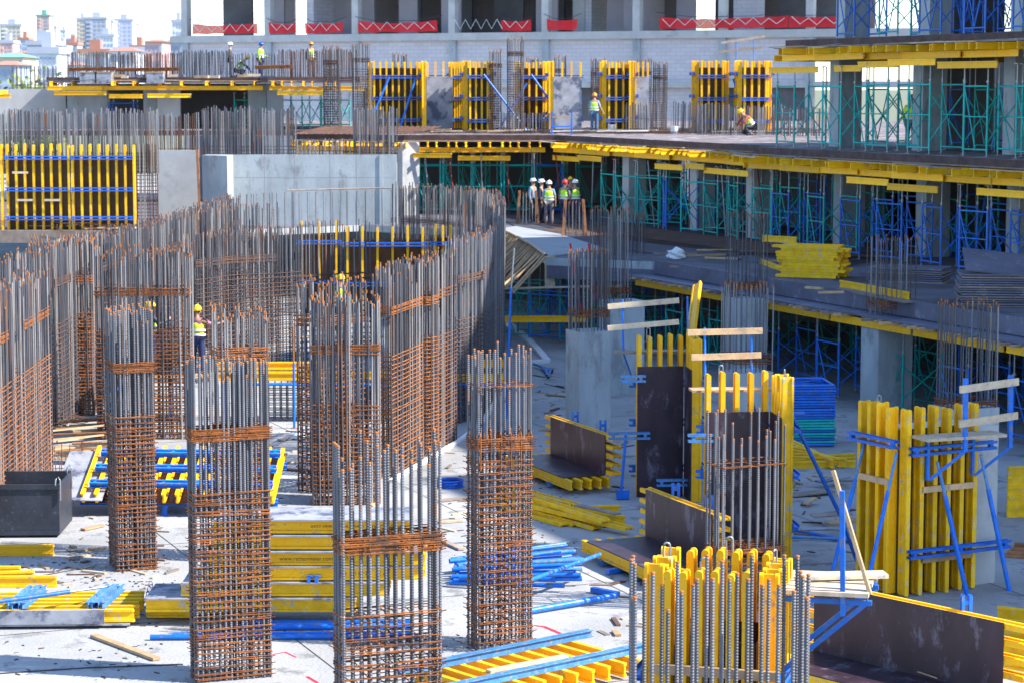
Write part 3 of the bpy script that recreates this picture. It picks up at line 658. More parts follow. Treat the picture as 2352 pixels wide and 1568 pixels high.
# form panel at the bottom edge
t = thing('formwork_panel', 'yellow ladder like panel with perforated steel rails at the bottom edge', 'formwork panel', G(1030, 1566, 0)[:], R(40))
for k in range(10): beam(t, (-.4+k*.30, .22, .14), (-.4+k*.30, -1.5, .14), (0, 0, 1), False)
for y in (.02, -1.12): obj('waler', waler(3.6, 'blue_worn'), parent=t, M=T(-.9, y, .295) @ Matrix.Rotation(R(90), 4, 'X'))
obj('plank', MB().box(.2, 1.6, -.72, -.6, .245, .28), 'wood_pale', t, RZ(-.03))
# sloping blue and yellow table form behind the cages
t = thing('table_form', 'sloping formwork table of blue rails and yellow beams behind the near cages', 'formwork table', (XA(425, 45.0), 45.0, 0), R(-3))
Mt = T(0, 0, .62) @ Matrix.Rotation(R(24), 4, 'X')
for k in range(15): obj('h_beam', hbeam(1.75), parent=t, M=Mt @ T(-1.85+k*.265, -.85, .1) @ Matrix.Rotation(R(-90), 4, 'X'))
for y in (-.55, 0, .55): obj('waler', waler(3.6), parent=t, M=Mt @ T(-1.75, y, .255) @ Matrix.Rotation(R(90), 4, 'X'))
for y in (-.7, .6): obj('waler', waler(3.9), parent=t, M=Mt @ T(-1.95, y, -.06) @ Matrix.Rotation(R(90), 4, 'X'))
for x in (-1.3, -.3, 1.3):
    obj('leg', MB().bar((x, -.6, 0), (x+.05, -.55, .42), .09, .06).bar((x-.06, -.62, .005), (x+.12, -.62, .005), .1, .02), 'blue', t)
    obj('leg', MB().bar((x, .55, 0), (x, .5, .85), .09, .06), 'blue', t)
obj('plywood_face', MB().box(-2.1, -1.1, -.95, .8, -.02, .0), 'ply_dirty', t, Mt @ T(-.35, 0, .12))
obj('plywood_face', MB().box(-1.9, 1.9, -.85, .88, -.022, -.002), 'ply', t, Mt)
# skip
sk = thing('steel_skip', 'black steel skip with bent bar handles at the left edge', 'skip', (XA(140, 42.3), 42.2, 0), R(2))
b = MB(); w_, d_, h_ = 2.6, 1.5, 1.0
for p in ((-w_, 0, 0, .03), ): pass
b.box(-w_, 0, 0, .02, .05, h_); b.box(-w_, 0, d_-.02, d_, .05, h_); b.box(-.02, 0, .021, d_-.021, .05, h_); b.box(-w_, -w_+.02, .021, d_-.021, .05, h_); b.box(-w_+.021, -.021, .021, d_-.021, .05, .08)
obj('body', b, 'steel_dark', sk)
b = MB(); b.box(-w_-.03, .03, -.035, -.002, h_-.09, h_).box(-w_-.03, .03, d_+.002, d_+.035, h_-.09, h_).box(.002, .035, .0, d_, h_-.09, h_-.002); b.box(-w_, 0, -.03, -.001, .05, .12); obj('rim', b, 'steel_dark', sk)
obj('runner', MB().box(-w_, -.1, .1, .2, 0, .049), 'steel_dark', sk); obj('runner', MB().box(-w_, -.1, d_-.2, d_-.1, 0, .049), 'steel_dark', sk)
for y in (-.03, d_*.9): obj('handle', MB().path([(.03, y, h_-.3), (.03, y, h_+.08), (0, y, h_+.14), (-.05, y, h_+.1), (-.06, y, h_-.02)], .014, 6), 'steel', sk)
# timber heap and bent bars behind the skip
for k in range(26):
    p = G(U(100, 190), U(985, 1085), 0); a = R(U(-5, 42)); L = U(.9, 2.2); z = .04+U(0, .35)
    d = Vector((math.cos(a), math.sin(a), U(-.05, .08)))
    stick('plank', 'reddish plank in the heap behind the black skip', 'plank', p+Vector((0, 0, z)), p+d*L+Vector((0, 0, z)), U(.08, .16), .035, ('wood_red', 'wood', 'wood')[k % 3], (0, U(-.2, .2), 1), group='planks in the heap behind the skip')
b = MB()
for k in range(14):
    p = G(U(110, 215), U(962, 990), 0); pts = []
    for i in range(6): pts.append((p.x-i*.35+U(-.04, .04), p.y-.02*i*i+U(-.1, .1), .05+.03*i*i*.2+U(0, .15)))
    b.path(pts, .012, 5)
o = obj('bent_bars', b, 'rust_far'); o['kind'] = 'stuff'; tag(o, 'tangle of bent rusty bars behind the black skip', 'bars')
b = MB()
for k in range(11):
    p = G(112+k*8+U(-3, 3), 1082+U(-16, 4), 0); b.tube(p, p+Vector((U(-.03, .03), 0, U(.35, .65))), .011, 5)
o = obj('starter_bars', b, 'rust'); o['kind'] = 'stuff'; tag(o, 'row of short rusty starter bars right of the skip', 'bars')
# debris by the props right of centre
for k, (x, y, L, a, wd) in enumerate(((1810, 1140, 1.0, 20, .32), (1850, 1165, .5, 60, .12), (1880, 1120, .8, 35, .25), (1865, 1205, .75, 8, .35), (1900, 1228, .9, 15, .3), (1830, 1250, .7, -10, .2), (1925, 1140, .4, -30, .14))):
    p = G(x, y, 0); d = Vector((math.cos(R(a)), math.sin(R(a)), 0)); z = .03+.05*k
    stick('plank', ('long dark board sloping on the rubble by the blue props', 'small block of wood before the rubble boards', 'board half buried in the rubble by the blue props', 'grey board propped flat before the rubble', 'dark board under the crossing blue props', 'narrow board left of the crossing props', 'reddish block beside the blue prop rubble')[k], 'plank', p+Vector((0, 0, z)), p+d*L+Vector((0, 0, z+.04)), wd, .03, ('wood_grey', 'wood', 'ply_dirty')[k % 3])
pipe('blue pipe lying on the ground below the crossing props', G(1800, 1210, .05), G(1990, 1250, .05), .035)
pipe('second blue pipe lying beside the crossing props', G(1810, 1232, .05), G(2000, 1240, .05), .03, 'blue_worn')
# red chalk marks
def mark(label, pts, wd=.03):
    b = MB()
    for (p, q) in zip(pts[:-1], pts[1:]):
        a = G(*p, .004); c = G(*q, .004); d = (c-a).normalized(); nn = Vector((-d.y, d.x, 0))*wd/2
        b.add([a-nn, c-nn, c+nn, a+nn], [(0, 1, 2, 3)])
    o = obj('chalk_mark', b, 'red_paint'); tag(o, label, 'mark')
mark('thin red chalk angle right of the wide rebar cage', ((620, 1503), (655, 1496), (680, 1508)))
mark('bold red chalk mark right of the hooked rebar cage', ((1232, 1436), (1248, 1437), (1288, 1454)), .07)
mark('bold red chalk mark beside the ladder like panel', ((1310, 1484), (1335, 1496), (1350, 1502)), .09)
mark('red chalk stroke at the bottom edge between two cages', ((705, 1552), (730, 1567)), .05)
mark('small red chalk cross below the skip', ((148, 1282), (172, 1280), (160, 1277), (160, 1288)), .03)
mark('small red chalk stroke beside the coil of hose', ((1105, 1062), (1130, 1058)), .04)
# wires and scraps on the floor
wl = []
for k, (pts) in enumerate((((1060, 1230), (1120, 1222), (1180, 1205)), ((880, 1245), (1000, 1222), (1065, 1216)), ((640, 1065), (720, 1062)), ((1240, 985), (1290, 995)), ((100, 1320), (190, 1303)), ((0, 1545), (200, 1532), (420, 1524)), ((1250, 880), (1330, 900), (1350, 905)))):
    b = MB(); b.path([G(x, y, .012) for x, y in pts], .01, 5); o = obj('wire', b, 'wire')
    tag(o, ('dark wire on the floor left of the yellow centre pile', 'dark wire on the floor behind the middle cage', 'dark bar on the floor by the table form end', 'dark wire behind the lying dark formwork', 'thin dark bar in the speckled shadow below the skip', 'long dark wire across the white floor at lower left', 'dark bar on the floor before the concrete columns')[k], 'wire')
b = MB()
for k in range(420):
    x, y = random.choice(((U(0, 430), U(1470, 1560)), (U(1030, 1300), U(1010, 1330)), (U(1240, 1480), U(1000, 1300)), (U(0, 420), U(1260, 1350)), (U(0, 420), U(1280, 1350)), (U(200, 420), U(1330, 1440)), (U(1000, 1300), U(1440, 1530)), (U(620, 760), U(990, 1160))))
    p = G(x, y, .006); a = U(0, 6.28); L = U(.01, .05); ww = U(.004, .014)
    b.box(-L, L, -ww, ww, 0, U(.004, .02), random.choice((0, 0, 1, 2)), T(p.x, p.y, .001) @ RZ(a))
o = obj('scraps', b, ['wire', 'wood_grey', 'rust_far']); o['kind'] = 'stuff'; tag(o, 'scraps of wood and wire scattered over the concrete floor', 'scraps')
# white kerb line along the ramp
b = MB(); kp = [G(860, 1175), G(878, 1106), G(1035, 1015), G(1088, 975), G(1135, 905)]
for a, c in zip(kp[1:-1], kp[2:]): b.bar(a+Vector((.18, -.02, .03)), c+Vector((.18, -.02, .03)), .1, .06)
tag(obj('kerb_line', b, 'white_chalk'), 'low white kerb along the foot of the curved rebar wall', 'kerb')
b = MB(); kp = [G(x, y) for x, y in ((1148, 733), (1180, 755), (1215, 785), (1240, 812), (1256, 832), (1200, 838))]
for a, c in zip(kp[:-1], kp[1:]): b.bar(a+Vector((0, 0, .05)), c+Vector((0, 0, .05)), .22, .1)
tag(obj('kerb_line', b, 'white_chalk'), 'white curved kerb on the floor below the slatted slab edge', 'kerb')
# ================================================================== concrete columns in the middle
def column(label, loc, rot, w, d, h, m='concrete'):
    b = MB(); c = .02
    b.prism([(-w/2+c, -d/2), (w/2-c, -d/2), (w/2, -d/2+c), (w/2, d/2-c), (w/2-c, d/2), (-w/2+c, d/2), (-w/2, d/2-c), (-w/2, -d/2+c)], 0, h)
    o = obj('concrete_column', b, m); o.location = loc; o.rotation_euler = (0, 0, rot); return tag(o, label, 'column')
k1 = at_corner(1330, 988, GA, .86, .85); column('grey concrete column with rusty tied bars on top, left of the dark formwork', k1, GA, .86, .85, 2.4)
cage_far('bars with a rusty tie band rising from the left grey column', (k1.x, k1.y, 2.3), GA, .78, .7, 2.15, 9, 6, r=.016, bands=(.45,), bm='rebar')
k2 = Vector((XA(1428, 62), 62.5, 0)); column('grey concrete column standing behind the left grey column', k2, GA, 1.05, .8, 2.55)
cage_far('bars rising from the column behind the left grey column', (k2.x-.3, k2.y, 2.45), GA, .9, .7, 2.7, 10, 5, r=.015, bands=(.3,))
k3 = Vector((XA(2040, 58.6), 59.0, 0)); column('grey concrete column under the edge of the yellow edged slab', k3, GA, 1.05, .85, 2.48)
cage_far('bars with a rusty band standing on the slab edge beside the yellow beam stack', (k3.x+.1, k3.y+.1, 2.45), GA, .95, .75, 2.1, 8, 5, r=.014, bands=(.25,))
k4 = Vector((XA(1712, 63.5), 63.8, 0)); column('grey column in the shade behind the railed dark formwork', k4, GA, 1.0, .8, 2.5)
cage_far('thin dark bars rising through the slab edge above the railed formwork', (k4.x+.05, k4.y+.3, 2.5), GA, .9, .7, 2.4, 8, 5, r=.014, bands=(.2,))
k5 = Vector((XA(1712, 47.7), 47.9, 0)); column('low grey column top seen behind the railed dark formwork', k5, GA, .9, .8, 2.42)
cage_far('bars with hooked ties on the column behind the railed dark formwork', (k5.x, k5.y, 2.35), GA, .82, .7, 1.95, 8, 5, r=.015, bands=(.25,), bm='rebar')
k6 = Vector((XA(2222, 43.0), 43.4, 0)); column('concrete column behind the guarded platform at right', k6, GA, 1.0, .8, 2.3)
cage_far('bars rising behind the guarded platform at right', (k6.x, k6.y, 2.2), GA, .92, .7, 2.15, 9, 6, r=.015, bands=(.05,), bm='rebar')
cage_far('bars standing on the wet slab between slatted edge and yellow stack', (XA(1443, 74.5, 3), 75, Z1), GA, .95, .7, 1.35, 9, 6, r=.014, bands=())
cage_far('short bars at the front edge of the slatted slab', (XA(1412, 72.6, 3), 73, Z1-.1), GA, .7, .5, .95, 7, 5, r=.012)

# ================================================================== decks
def offs(P, d): # offset an open line to its left
    out = []
    for i, p in enumerate(P):
        a = P[max(0, i-1)]; c = P[min(len(P)-1, i+1)]; v = (Vector(c)-Vector(a)).normalized(); out.append((p[0]-v.y*d, p[1]+v.x*d))
    return out
edge1 = [(4.5, 71.8), (17.5, 40.4)]
slab1 = [(-.4, 87), (0, 84.6), (.3, 82), (.62, 79.5), (.85, 77), (1.1, 73.6), (4.5, 71.8), (17.5, 40.4), (40, 46), (40, 112), (-30, 112), (-30, 87.6), (-10.5, 87.6), (-6, 91.2)]
t = thing('concrete_deck', 'first raised slab with a slatted curved edge where workers stand', 'deck', (0, 0, 0))
b = MB(); b.prism(slab1, Z1-.25, Z1, 0, 1); obj('slab', b, ['concrete', 'slab'], t)
b = MB(); b.prism([(1.12, 73.55), (4.6, 71.7), (4.9, 72.4), (1.3, 74.1)], Z1-.66, Z1-.252); obj('edge_beam', b, 'deck_ply', t)
e0, e1 = Vector((4.5, 71.8, 0)), Vector((17.5, 40.4, 0)); ed = (e1-e0).normalized(); en = Vector((ed.y, -ed.x, 0))   # outwards to the left
q = lambda s, o_, z: (e0+ed*s+en*o_+Vector((0, 0, z)))
EL = (e1-e0).length
b = MB(); P = [q(0, .02, 0), q(0, .06, 0), q(EL, .06, 0), q(EL, .02, 0)]; b.prism([p[:2] for p in P], 2.52, Z1+.05); obj('side_form', b, 'deck_ply', t)
b = MB(); P = [q(-.4, .0, 0), q(-.4, .82, 0), q(EL, .82, 0), q(EL, 0, 0)]; b.prism([p[:2] for p in P], 2.47, 2.5); obj('soffit_board', b, 'deck_ply', t)
s = 0.2
while s < EL-.2:
    if not 13.0 < s < 13.9:
        L = U(.9, 1.05)
        bb = MB().bar(q(s, L+U(0, .12), 2.435), q(s+U(-.05, .05), -.2, 2.435), .1, .065); obj('plank_end', bb, 'wood' if random.random() < .7 else 'wood_grey', t)
    s += U(.32, .48)
s = 0.0
while s < EL-3:
    L = 3.9 if abs(s-13) > .1 else 3.0
    beam(t, q(s, .68+U(-.03, .03), 2.3), q(s+L, .70, 2.3)); 
    if random.random() < .6: beam(t, q(s+.5, -.1, 2.3), q(s+L+.5, -.1, 2.3))
    s += L+.08
# fresh reinforcement mat on the shaded half, poured concrete near the slats
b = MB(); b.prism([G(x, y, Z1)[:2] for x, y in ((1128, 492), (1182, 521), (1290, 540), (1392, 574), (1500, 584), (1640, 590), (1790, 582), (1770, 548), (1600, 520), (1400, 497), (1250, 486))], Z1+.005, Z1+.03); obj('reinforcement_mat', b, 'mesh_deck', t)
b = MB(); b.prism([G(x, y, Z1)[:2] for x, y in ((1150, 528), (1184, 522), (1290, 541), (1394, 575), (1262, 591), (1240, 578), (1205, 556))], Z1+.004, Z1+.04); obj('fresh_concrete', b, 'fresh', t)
b = MB()
for i in range(120):
    a = Vector((1.2+i*.075, 87-i*.15, Z1+.05)); b.tube(a, a+gu*U(3.0, 3.8)+gv*3.0, .012, 4, 0, False)
for i in range(40):
    a = Vector((1.0+i*.1, 91-.06*i, Z1+.065)); b.tube(a, a+Vector((7.0, -16.0, 0)), .012, 4, 0, False)
obj('mat_bars', b, 'rust_far', t, stuff=True)
# the wooden slats of the curved edge
sl = [Vector(p+(0,)) for p in ((-.35, 87), (0, 84.6), (.3, 82), (.62, 79.5), (.85, 77), (1.1, 73.7))]
for i in range(25):
    u_ = i/24*5; k = min(4, int(u_)); p = sl[k].lerp(sl[k+1], u_-k)
    bb = MB().bar((p.x, p.y, Z1+.04), (p.x-U(.95, 1.15)*1.0-.1, p.y-1.6, Z1-1.0+U(-.1, .1)), .055, .045); obj('slat', bb, 'wood', t)
b = MB(); b.path([p+Vector((-.02, -.05, Z1+.07)) for p in sl], .06, 4); obj('edge_batten', b, 'wood_pale', t)
b = MB(); p = sl[-1]; b.box(p.x-.05, p.x+.28, p.y-.06, p.y-.02, Z1-.95, Z1+.05); obj('end_board', b, 'wood_pale', t)
b = MB(); b.bar((-.9, 73.2, Z1-.98), (3.5, 72.2, Z1-.78), .12, .05); obj('ledger_board', b, 'wood_pale', t)
beam(t, (-.6, 73.3, Z1-1.95), (2.4, 73.2, Z1-1.93))
# left part of the first deck, rough front
b = MB(); b.prism([(-30, 87.58), (-10.5, 87.58), (-10.5, 87.3), (-30, 87.3)], Z1-.45, Z1+.02); obj('edge_form', b, 'wood_grey', t)
for i in range(14):
    x = U(-17.5, -10.6); bb = MB().bar((x, 87.9+U(-.3, .4), Z1+.06), (x+U(.6, 1.8), 87.4+U(-.3, .4), Z1+.06+U(0, .1)), .14, .03); obj('plank', bb, random.choice(('wood', 'wood_grey', 'white')), t)
b = MB()
for i in range(140):
    x = U(-18, -9.8); y = U(87, 88.2); b.tube((x, y, Z1+.05+U(0, .25)), (x+U(-1, 1), y+U(-.4, .2), Z1+.02+U(-.2, .3)), .012, 4)
obj('bar_tangle', b, 'rust_far', t, stuff=True)
# second deck
slab2 = [(-9.6, 101), (-4.6, 98.6), (1.9, 98.4), (5.0, 90.6), (9.3, 79), (8.2, 78.55), (13.6, 65.55), (24.9, 38.6), (40, 45), (40, 140), (-28, 140), (-28, 109), (-9.6, 109)]
def deck_edge(t, A, B, z, sec=.45, out=.55, prim=True, lo=True, double=True):
    A = Vector((A[0], A[1], 0)); B = Vector((B[0], B[1], 0)); L = (B-A).length; d = (B-A)/L; nn = Vector((d.y, -d.x, 0))
    s = .15
    while s < L:
        if random.random() < .93:
            o_ = out+U(-.3, .6); p = A+d*s; a = U(-.12, .12)
            beam(t, p+nn*o_+Vector((0, 0, z-.40)), p-nn*1.0+d*a+Vector((0, 0, z-.40)), (0, 0, 1), random.random() < .25)
        s += sec*U(.75, 1.25)
    s = 0.0
    while s < L-1.0 and prim:
        l = min(U(2.6, 3.6), L-s+.3); o_ = U(.05, .3)
        beam(t, A+d*s+nn*o_+Vector((0, 0, z-.62)), A+d*(s+l)+nn*o_+Vector((0, 0, z-.62+U(-.03, .03))), (0, 0, 1)); s += l*U(.82, .98)
    s = .4
    while s < L-2 and lo:
        l = U(1.6, 3.0)
        zz = z-.86+U(-.16, .04); oo = U(.2, .9)
        if random.random() < .8: beam(t, A+d*s+nn*oo+Vector((0, 0, zz)), A+d*(s+l)+nn*(oo+U(-.2, .2))+Vector((0, 0, zz)), (0, 0, 1), random.random() < .4)
        s += l*U(.85, 1.2)
    s = 0
    while s < L-1:
        l = U(1.2, 3); p = A+d*s+nn*U(.3, .8)
        bb = MB().bar(p+Vector((0, 0, z-.26+U(-.02, .02))), p+d*l+nn*U(-.3, .3)+Vector((0, 0, z-.26+U(-.03, .05))), .12, .03); obj('plank', bb, random.choice(('wood', 'wood_grey', 'wood_pale', 'deck_ply')), t); s += l
def deck_plate(t, poly, z, m='slab', th=.22):
    obj('slab', MB().prism(poly, z-th, z, 0, 1), ['edge_brown', m], t)
    obj('soffit_board', MB().prism(poly, z-th-.04, z-th-.004), 'wood_grey', t)
t2 = thing('concrete_deck', 'second raised deck with yellow beams jutting from its edge across the middle', 'deck')
deck_plate(t2, slab2, Z2, 'deck_rough')
for a, c in zip(slab2[0:7], slab2[1:7]): deck_edge(t2, a, c, Z2)
deck_edge(t2, (13.6, 65.55), (18.0, 55.0), Z2)
b = MB()
for i in range(900):
    x = U(-6, 12); y = U(99.5, 109); a = U(-.3, .3)+(0 if i % 2 else 1.57); L = U(1, 3); b.tube((x, y, Z2+.03+U(0, .08)), (x+L*math.cos(a), y+L*math.sin(a), Z2+.04+U(0, .1)), .012, 4)
obj('loose_bars', b, 'rust_far', t2, stuff=True)
b = MB()
for i in range(22): x = -9.4+i*.24; b.tube((x, 99.6, Z2+.02), (x+1.2, 102.5, Z2+.3), .03, 4)
obj('slanted_bars', b, 'rust_far', t2, stuff=True)
# third deck, right
edge3 = [(9.3, 79), (14.7, 66), (26, 39)]
slab3 = edge3+[(39, 44.4), (27.6, 71.4), (22.2, 84.4)]
t3 = thing('concrete_deck', 'third raised deck at upper right with a double row of yellow beams', 'deck')
deck_plate(t3, slab3, Z3, 'concrete')
deck_edge(t3, edge3[0], edge3[1], Z3); deck_edge(t3, edge3[1], (20, 53.4), Z3)
deck_edge(t3, (22.2, 84.4), (9.3, 79), Z3, sec=.8, lo=False)
# unseen deck above the view, added to shade the slabs below
t5 = thing('concrete_deck', 'unseen deck added above the blue frames to shade the slabs', 'deck')
deck_plate(t5, slab3, 13.6, 'concrete')
# left far deck
slabL = [(-22.5, 112), (-12.2, 112), (-11.6, 110), (-7.2, 110), (-7.2, 122), (-22.5, 122)]
t6 = thing('concrete_deck', 'far left raised deck with yellow edge beams below standing bars', 'deck')
ZL = zat(178, 112); deck_plate(t6, slabL, ZL)
deck_edge(t6, (-22.4, 111.9), (-12.3, 111.9), ZL+.1, sec=1.0, out=.7); deck_edge(t6, (-11.5, 109.9), (-7.3, 109.9), ZL+.1, sec=.5, out=.7)

# ================================================================== shoring towers
TW = {}
def tower_parts(c, w_, h, f):
    k = (c, round(w_, 1), round(h, 1), round(f, 1))
    if k in TW: return TW[k]
    r = .034
    fr = MB(); hw = w_/2
    for x in (-hw, hw): fr.tube((x, 0, .12), (x, 0, f), r, 7)
    for z in (.2, f-.06): fr.tube((-hw, 0, z), (hw, 0, z), r*.8, 6)
    fr.tube((-hw, 0, f-.1), (0, 0, .25), r*.6, 6); fr.tube((hw, 0, f-.1), (0, 0, .25), r*.6, 6) if random.random() < .5 else fr.tube((-hw, 0, f*.55), (hw, 0, f*.55), r*.6, 6)
    br = MB().tube((0, -.6, .4), (0, .6, f-.3), r*.55, 6).tube((0, .6, .4), (0, -.6, f-.3), r*.55, 6)
    jk = MB().tube((0, 0, f), (0, 0, h), .02, 6).box(-.07, .07, -.07, .07, h-.02, h).tube((0, 0, f+.05), (0, 0, f+.1), .05, 6)
    ft = MB().tube((0, 0, 0), (0, 0, .12), .02, 6).box(-.06, .06, -.06, .06, 0, .01)
    TW[k] = [fr.mesh('frame', [c]), br.mesh('brace', [c]), jk.mesh('jack', ['steel']), ft.mesh('foot', ['steel'])]; return TW[k]
def tower(label, x, y, z, rot, c, h, f, w_=1.2, group=None, simple=False):
    t = thing('shoring_tower', label, 'scaffold', (x, y, z), rot, group); P = tower_parts(c, w_, h, f)
    for yy in ((-.6, .6) if not simple else (-.6,)):
        obj('frame', P[0], parent=t, M=T(0, yy, 0))
        for xx in (-w_/2, w_/2): obj('jack', P[2], parent=t, M=T(xx, yy, 0)); obj('foot', P[3], parent=t, M=T(xx, yy, 0))
    for xx in (-w_/2, w_/2): obj('brace', P[1], parent=t, M=T(xx, 0, 0))
    return t
def line_pts(A, B, n, inset):
    A = Vector((A[0], A[1], 0)); B = Vector((B[0], B[1], 0)); d = (B-A).normalized(); nn = Vector((-d.y, d.x, 0)); L = (B-A).length
    return [(A+d*(L*(i+.5)/n)+nn*(inset+U(-.1, .1)), math.atan2(d.y, d.x)) for i in range(n)]
ORD = ['leftmost', 'second from left', 'third from left', 'fourth from left', 'fifth from left', 'sixth from left', 'seventh from left', 'eighth from left', 'ninth from left', 'tenth from left', 'eleventh from left']
NTH = ['lowest', 'second', 'third', 'fourth', 'fifth', 'sixth', 'seventh', 'eighth', 'ninth', 'tenth', 'eleventh', 'twelfth', 'thirteenth', 'topmost']
def row(A, B, n, inset, z, h, f, cols, label, group, w_=1.2, jr=.05):
    for i, (p, a) in enumerate(line_pts(A, B, n, inset)):
        tower((label % cols[i % len(cols)])+', '+ORD[i], p.x, p.y, z, a+U(-jr, jr), cols[i % len(cols)], h+U(-.03, .03), f, w_, group+' '+cols[i % len(cols)])
# under the first deck
row(edge1[0], edge1[1], 11, .45, 0, 2.2, 1.55, ['teal', 'teal', 'blue', 'blue', 'teal', 'blue', 'blue'], '%s shoring tower under the long yellow edged slab', 'towers under the long slab edge')
row(edge1[0], edge1[1], 9, 3.4, 0, 2.45, 1.7, ['teal', 'teal', 'teal', 'blue'], '%s shoring tower in the second row under the long slab', 'towers deep under the long slab')
row(edge1[0], edge1[1], 7, 6.6, 0, 2.45, 1.7, ['teal'], '%s shoring tower in the dark third row under the long slab', 'towers deepest under the long slab')
row((-.6, 76), (4.4, 73), 5, 1.0, 0, 2.3, 1.6, ['teal', 'blue', 'teal', 'teal', 'teal'], '%s shoring tower under the slatted slab end', 'towers under the slatted end')
row((-.4, 80), (5, 77), 4, 1.0, 0, 2.4, 1.6, ['teal', 'blue'], '%s shoring tower behind those under the slatted slab end', 'towers behind the slatted end')
# under the second deck
row((-4.3, 99.2), (2.2, 99.0), 5, .4, Z1, 2.6, 2.15, ['teal', 'teal', 'teal', 'teal', 'blue'], '%s shoring tower under the middle deck behind the group of workers', 'towers behind the workers')
row((-4.3, 102.5), (6, 101), 6, .4, Z1, 2.8, 2.0, ['teal'], '%s shoring tower deep under the middle deck', 'towers deep under the middle deck')
row((3.8, 93.8), (9.3, 79), 8, .2, Z1, 2.6, 2.0, ['teal', 'teal', 'teal', 'blue', 'teal'], '%s shoring tower along the slanted deck edge right of the workers', 'towers along the slanted deck edge', jr=.35)
row((4, 95), (11, 80), 7, 1.9, Z1, 2.7, 2.1, ['teal', 'teal', 'blue'], '%s shoring tower behind the slanted deck edge', 'towers behind the slanted deck edge', jr=.2)
row((9.3, 79), (15.5, 64), 7, -.2, Z1, 2.6, 1.9, ['blue', 'teal', 'blue', 'blue', 'blue', 'blue'], '%s shoring tower under the second deck at right', 'towers under the second deck at right', jr=.15)
row((9.3, 79), (15.5, 64), 6, 3.0, Z1, 2.9, 1.9, ['teal', 'blue'], '%s shoring tower in the second row under the right deck', 'towers in the second row at right')
# on the second deck under the third
row((9.2, 79.2), (15.5, 64), 6, .1, Z2, 2.75, 2.15, ['teal'], '%s shoring tower standing on the second deck at the upper right edge', 'towers on the second deck at right')
row((9.3, 79), (15.5, 64), 5, 3.2, Z2, 3.0, 2.0, ['teal', 'blue'], '%s shoring tower set back on the second deck at right', 'set back towers on the second deck')
row((11, 79), (15.7, 67), 5, .3, Z3, 3.2, 1.9, ['blue', 'teal', 'blue', 'blue'], '%s scaffold tower standing on the top deck at upper right', 'towers on the top deck')
row((11, 79), (15.7, 67), 4, 3.0, Z3, 3.2, 1.9, ['blue'], '%s scaffold tower set back on the top deck at upper right', 'set back towers on the top deck')
# under the left far deck
row((-13.9, 114.5), (-8, 112.5), 4, .3, Z2, 1.75, 1.45, ['teal'], '%s shoring tower under the far left deck', 'towers under the far left deck', w_=1.0)
tower('blue shoring tower under the left bay of the far left deck', XA(290, 114), 114, Z2, 0, 'blue', 1.75, 1.3)
# red and grey raking props under the second deck
for i in range(12):
    u_ = i/11; p = Vector((-3.5+u_*12.4, 98.6-max(0, u_-.42)*30, Z1)); a = U(-.5, .1)
    o = obj('raking_prop', MB().tube((0, 0, 0), (a, U(-.2, .2), 2.6), .028, 6), 'red_prop' if i % 2 else 'steel'); o.location = p+Vector((0, -.3, 0))
    tag(o, '%s prop leaning under the edge of the second deck' % ('dark red', 'grey')[0 if i % 2 else 1], 'prop', '%s leaning props' % ('red', 'grey')[0 if i % 2 else 1])
# stacked frames leaning inside the right storey
for lv, z in ((0, Z1), (1, Z2)):
    for i in range(4):
        o = obj('scaffold_frame', MB().tube((-.5, 0, 0), (-.15, 0, 2.1), .028, 6).tube((.3, 0, 0), (.65, 0, 2.1), .028, 6).tube((-.18, 0, 2.0), (.62, 0, 2.0), .022, 6).tube((-.45, 0, .3), (.35, 0, .3), .022, 6), 'blue')
        p = Vector((14.6, 74, z))+gu*(i*.12+1.5*lv)+gv*(i*.2); o.location = p; tag(o, 'blue scaffold frame leaning with others on the %s deck at right' % ('first', 'second')[lv], 'scaffold', 'leaning frames on level %s' % ('one', 'two')[lv])

# columns carrying the right hand decks
def dcol(label, s, inset, z, h, w_=.9, d_=.6, m='concrete'):
    A = Vector((9.3, 79, 0)); d = Vector((5.4, -13, 0)).normalized(); nn = Vector((-d.y, d.x, 0)); p = A+d*s+nn*inset
    b = MB().box(-w_/2, w_/2, -d_/2, d_/2, 0, h); o = obj('concrete_column', b, m); o.location = (p.x, p.y, z); o.rotation_euler = (0, 0, GA); tag(o, label, 'column')
for k, s in enumerate((1.0, 6.2, 11.2)):
    wd = ('left', 'middle', 'right')[k]
    dcol('concrete column under the second deck at right, %s one of the front row' % wd, s, 2.0, Z1, 3.1)
    dcol('concrete column on the second deck at right, %s one of the front row' % wd, s, 1.8, Z2, 3.3)
    dcol('concrete column on the top deck at upper right, %s one' % wd, s, 2.0, Z3, 3.4)
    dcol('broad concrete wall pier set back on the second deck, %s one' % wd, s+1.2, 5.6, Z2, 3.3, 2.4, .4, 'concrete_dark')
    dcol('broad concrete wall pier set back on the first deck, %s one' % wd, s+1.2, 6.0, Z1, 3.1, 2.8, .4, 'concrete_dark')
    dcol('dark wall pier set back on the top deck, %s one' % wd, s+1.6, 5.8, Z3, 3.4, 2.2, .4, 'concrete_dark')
for k, (x, y) in enumerate(((-4.4, 98.3), (4.9, 92.6), (7.2, 87.4), (8.9, 83.0))):
    b = MB().box(-.38, .38, -.3, .3, 0, 3.1); o = obj('concrete_column', b, 'concrete_pale'); o.location = (x, y, Z1); o.rotation_euler = (0, 0, GA)
    tag(o, 'pale concrete column under the middle deck, %s' % ('left of the workers', 'first right of the workers', 'second right of the workers', 'third right of the workers')[k], 'column')
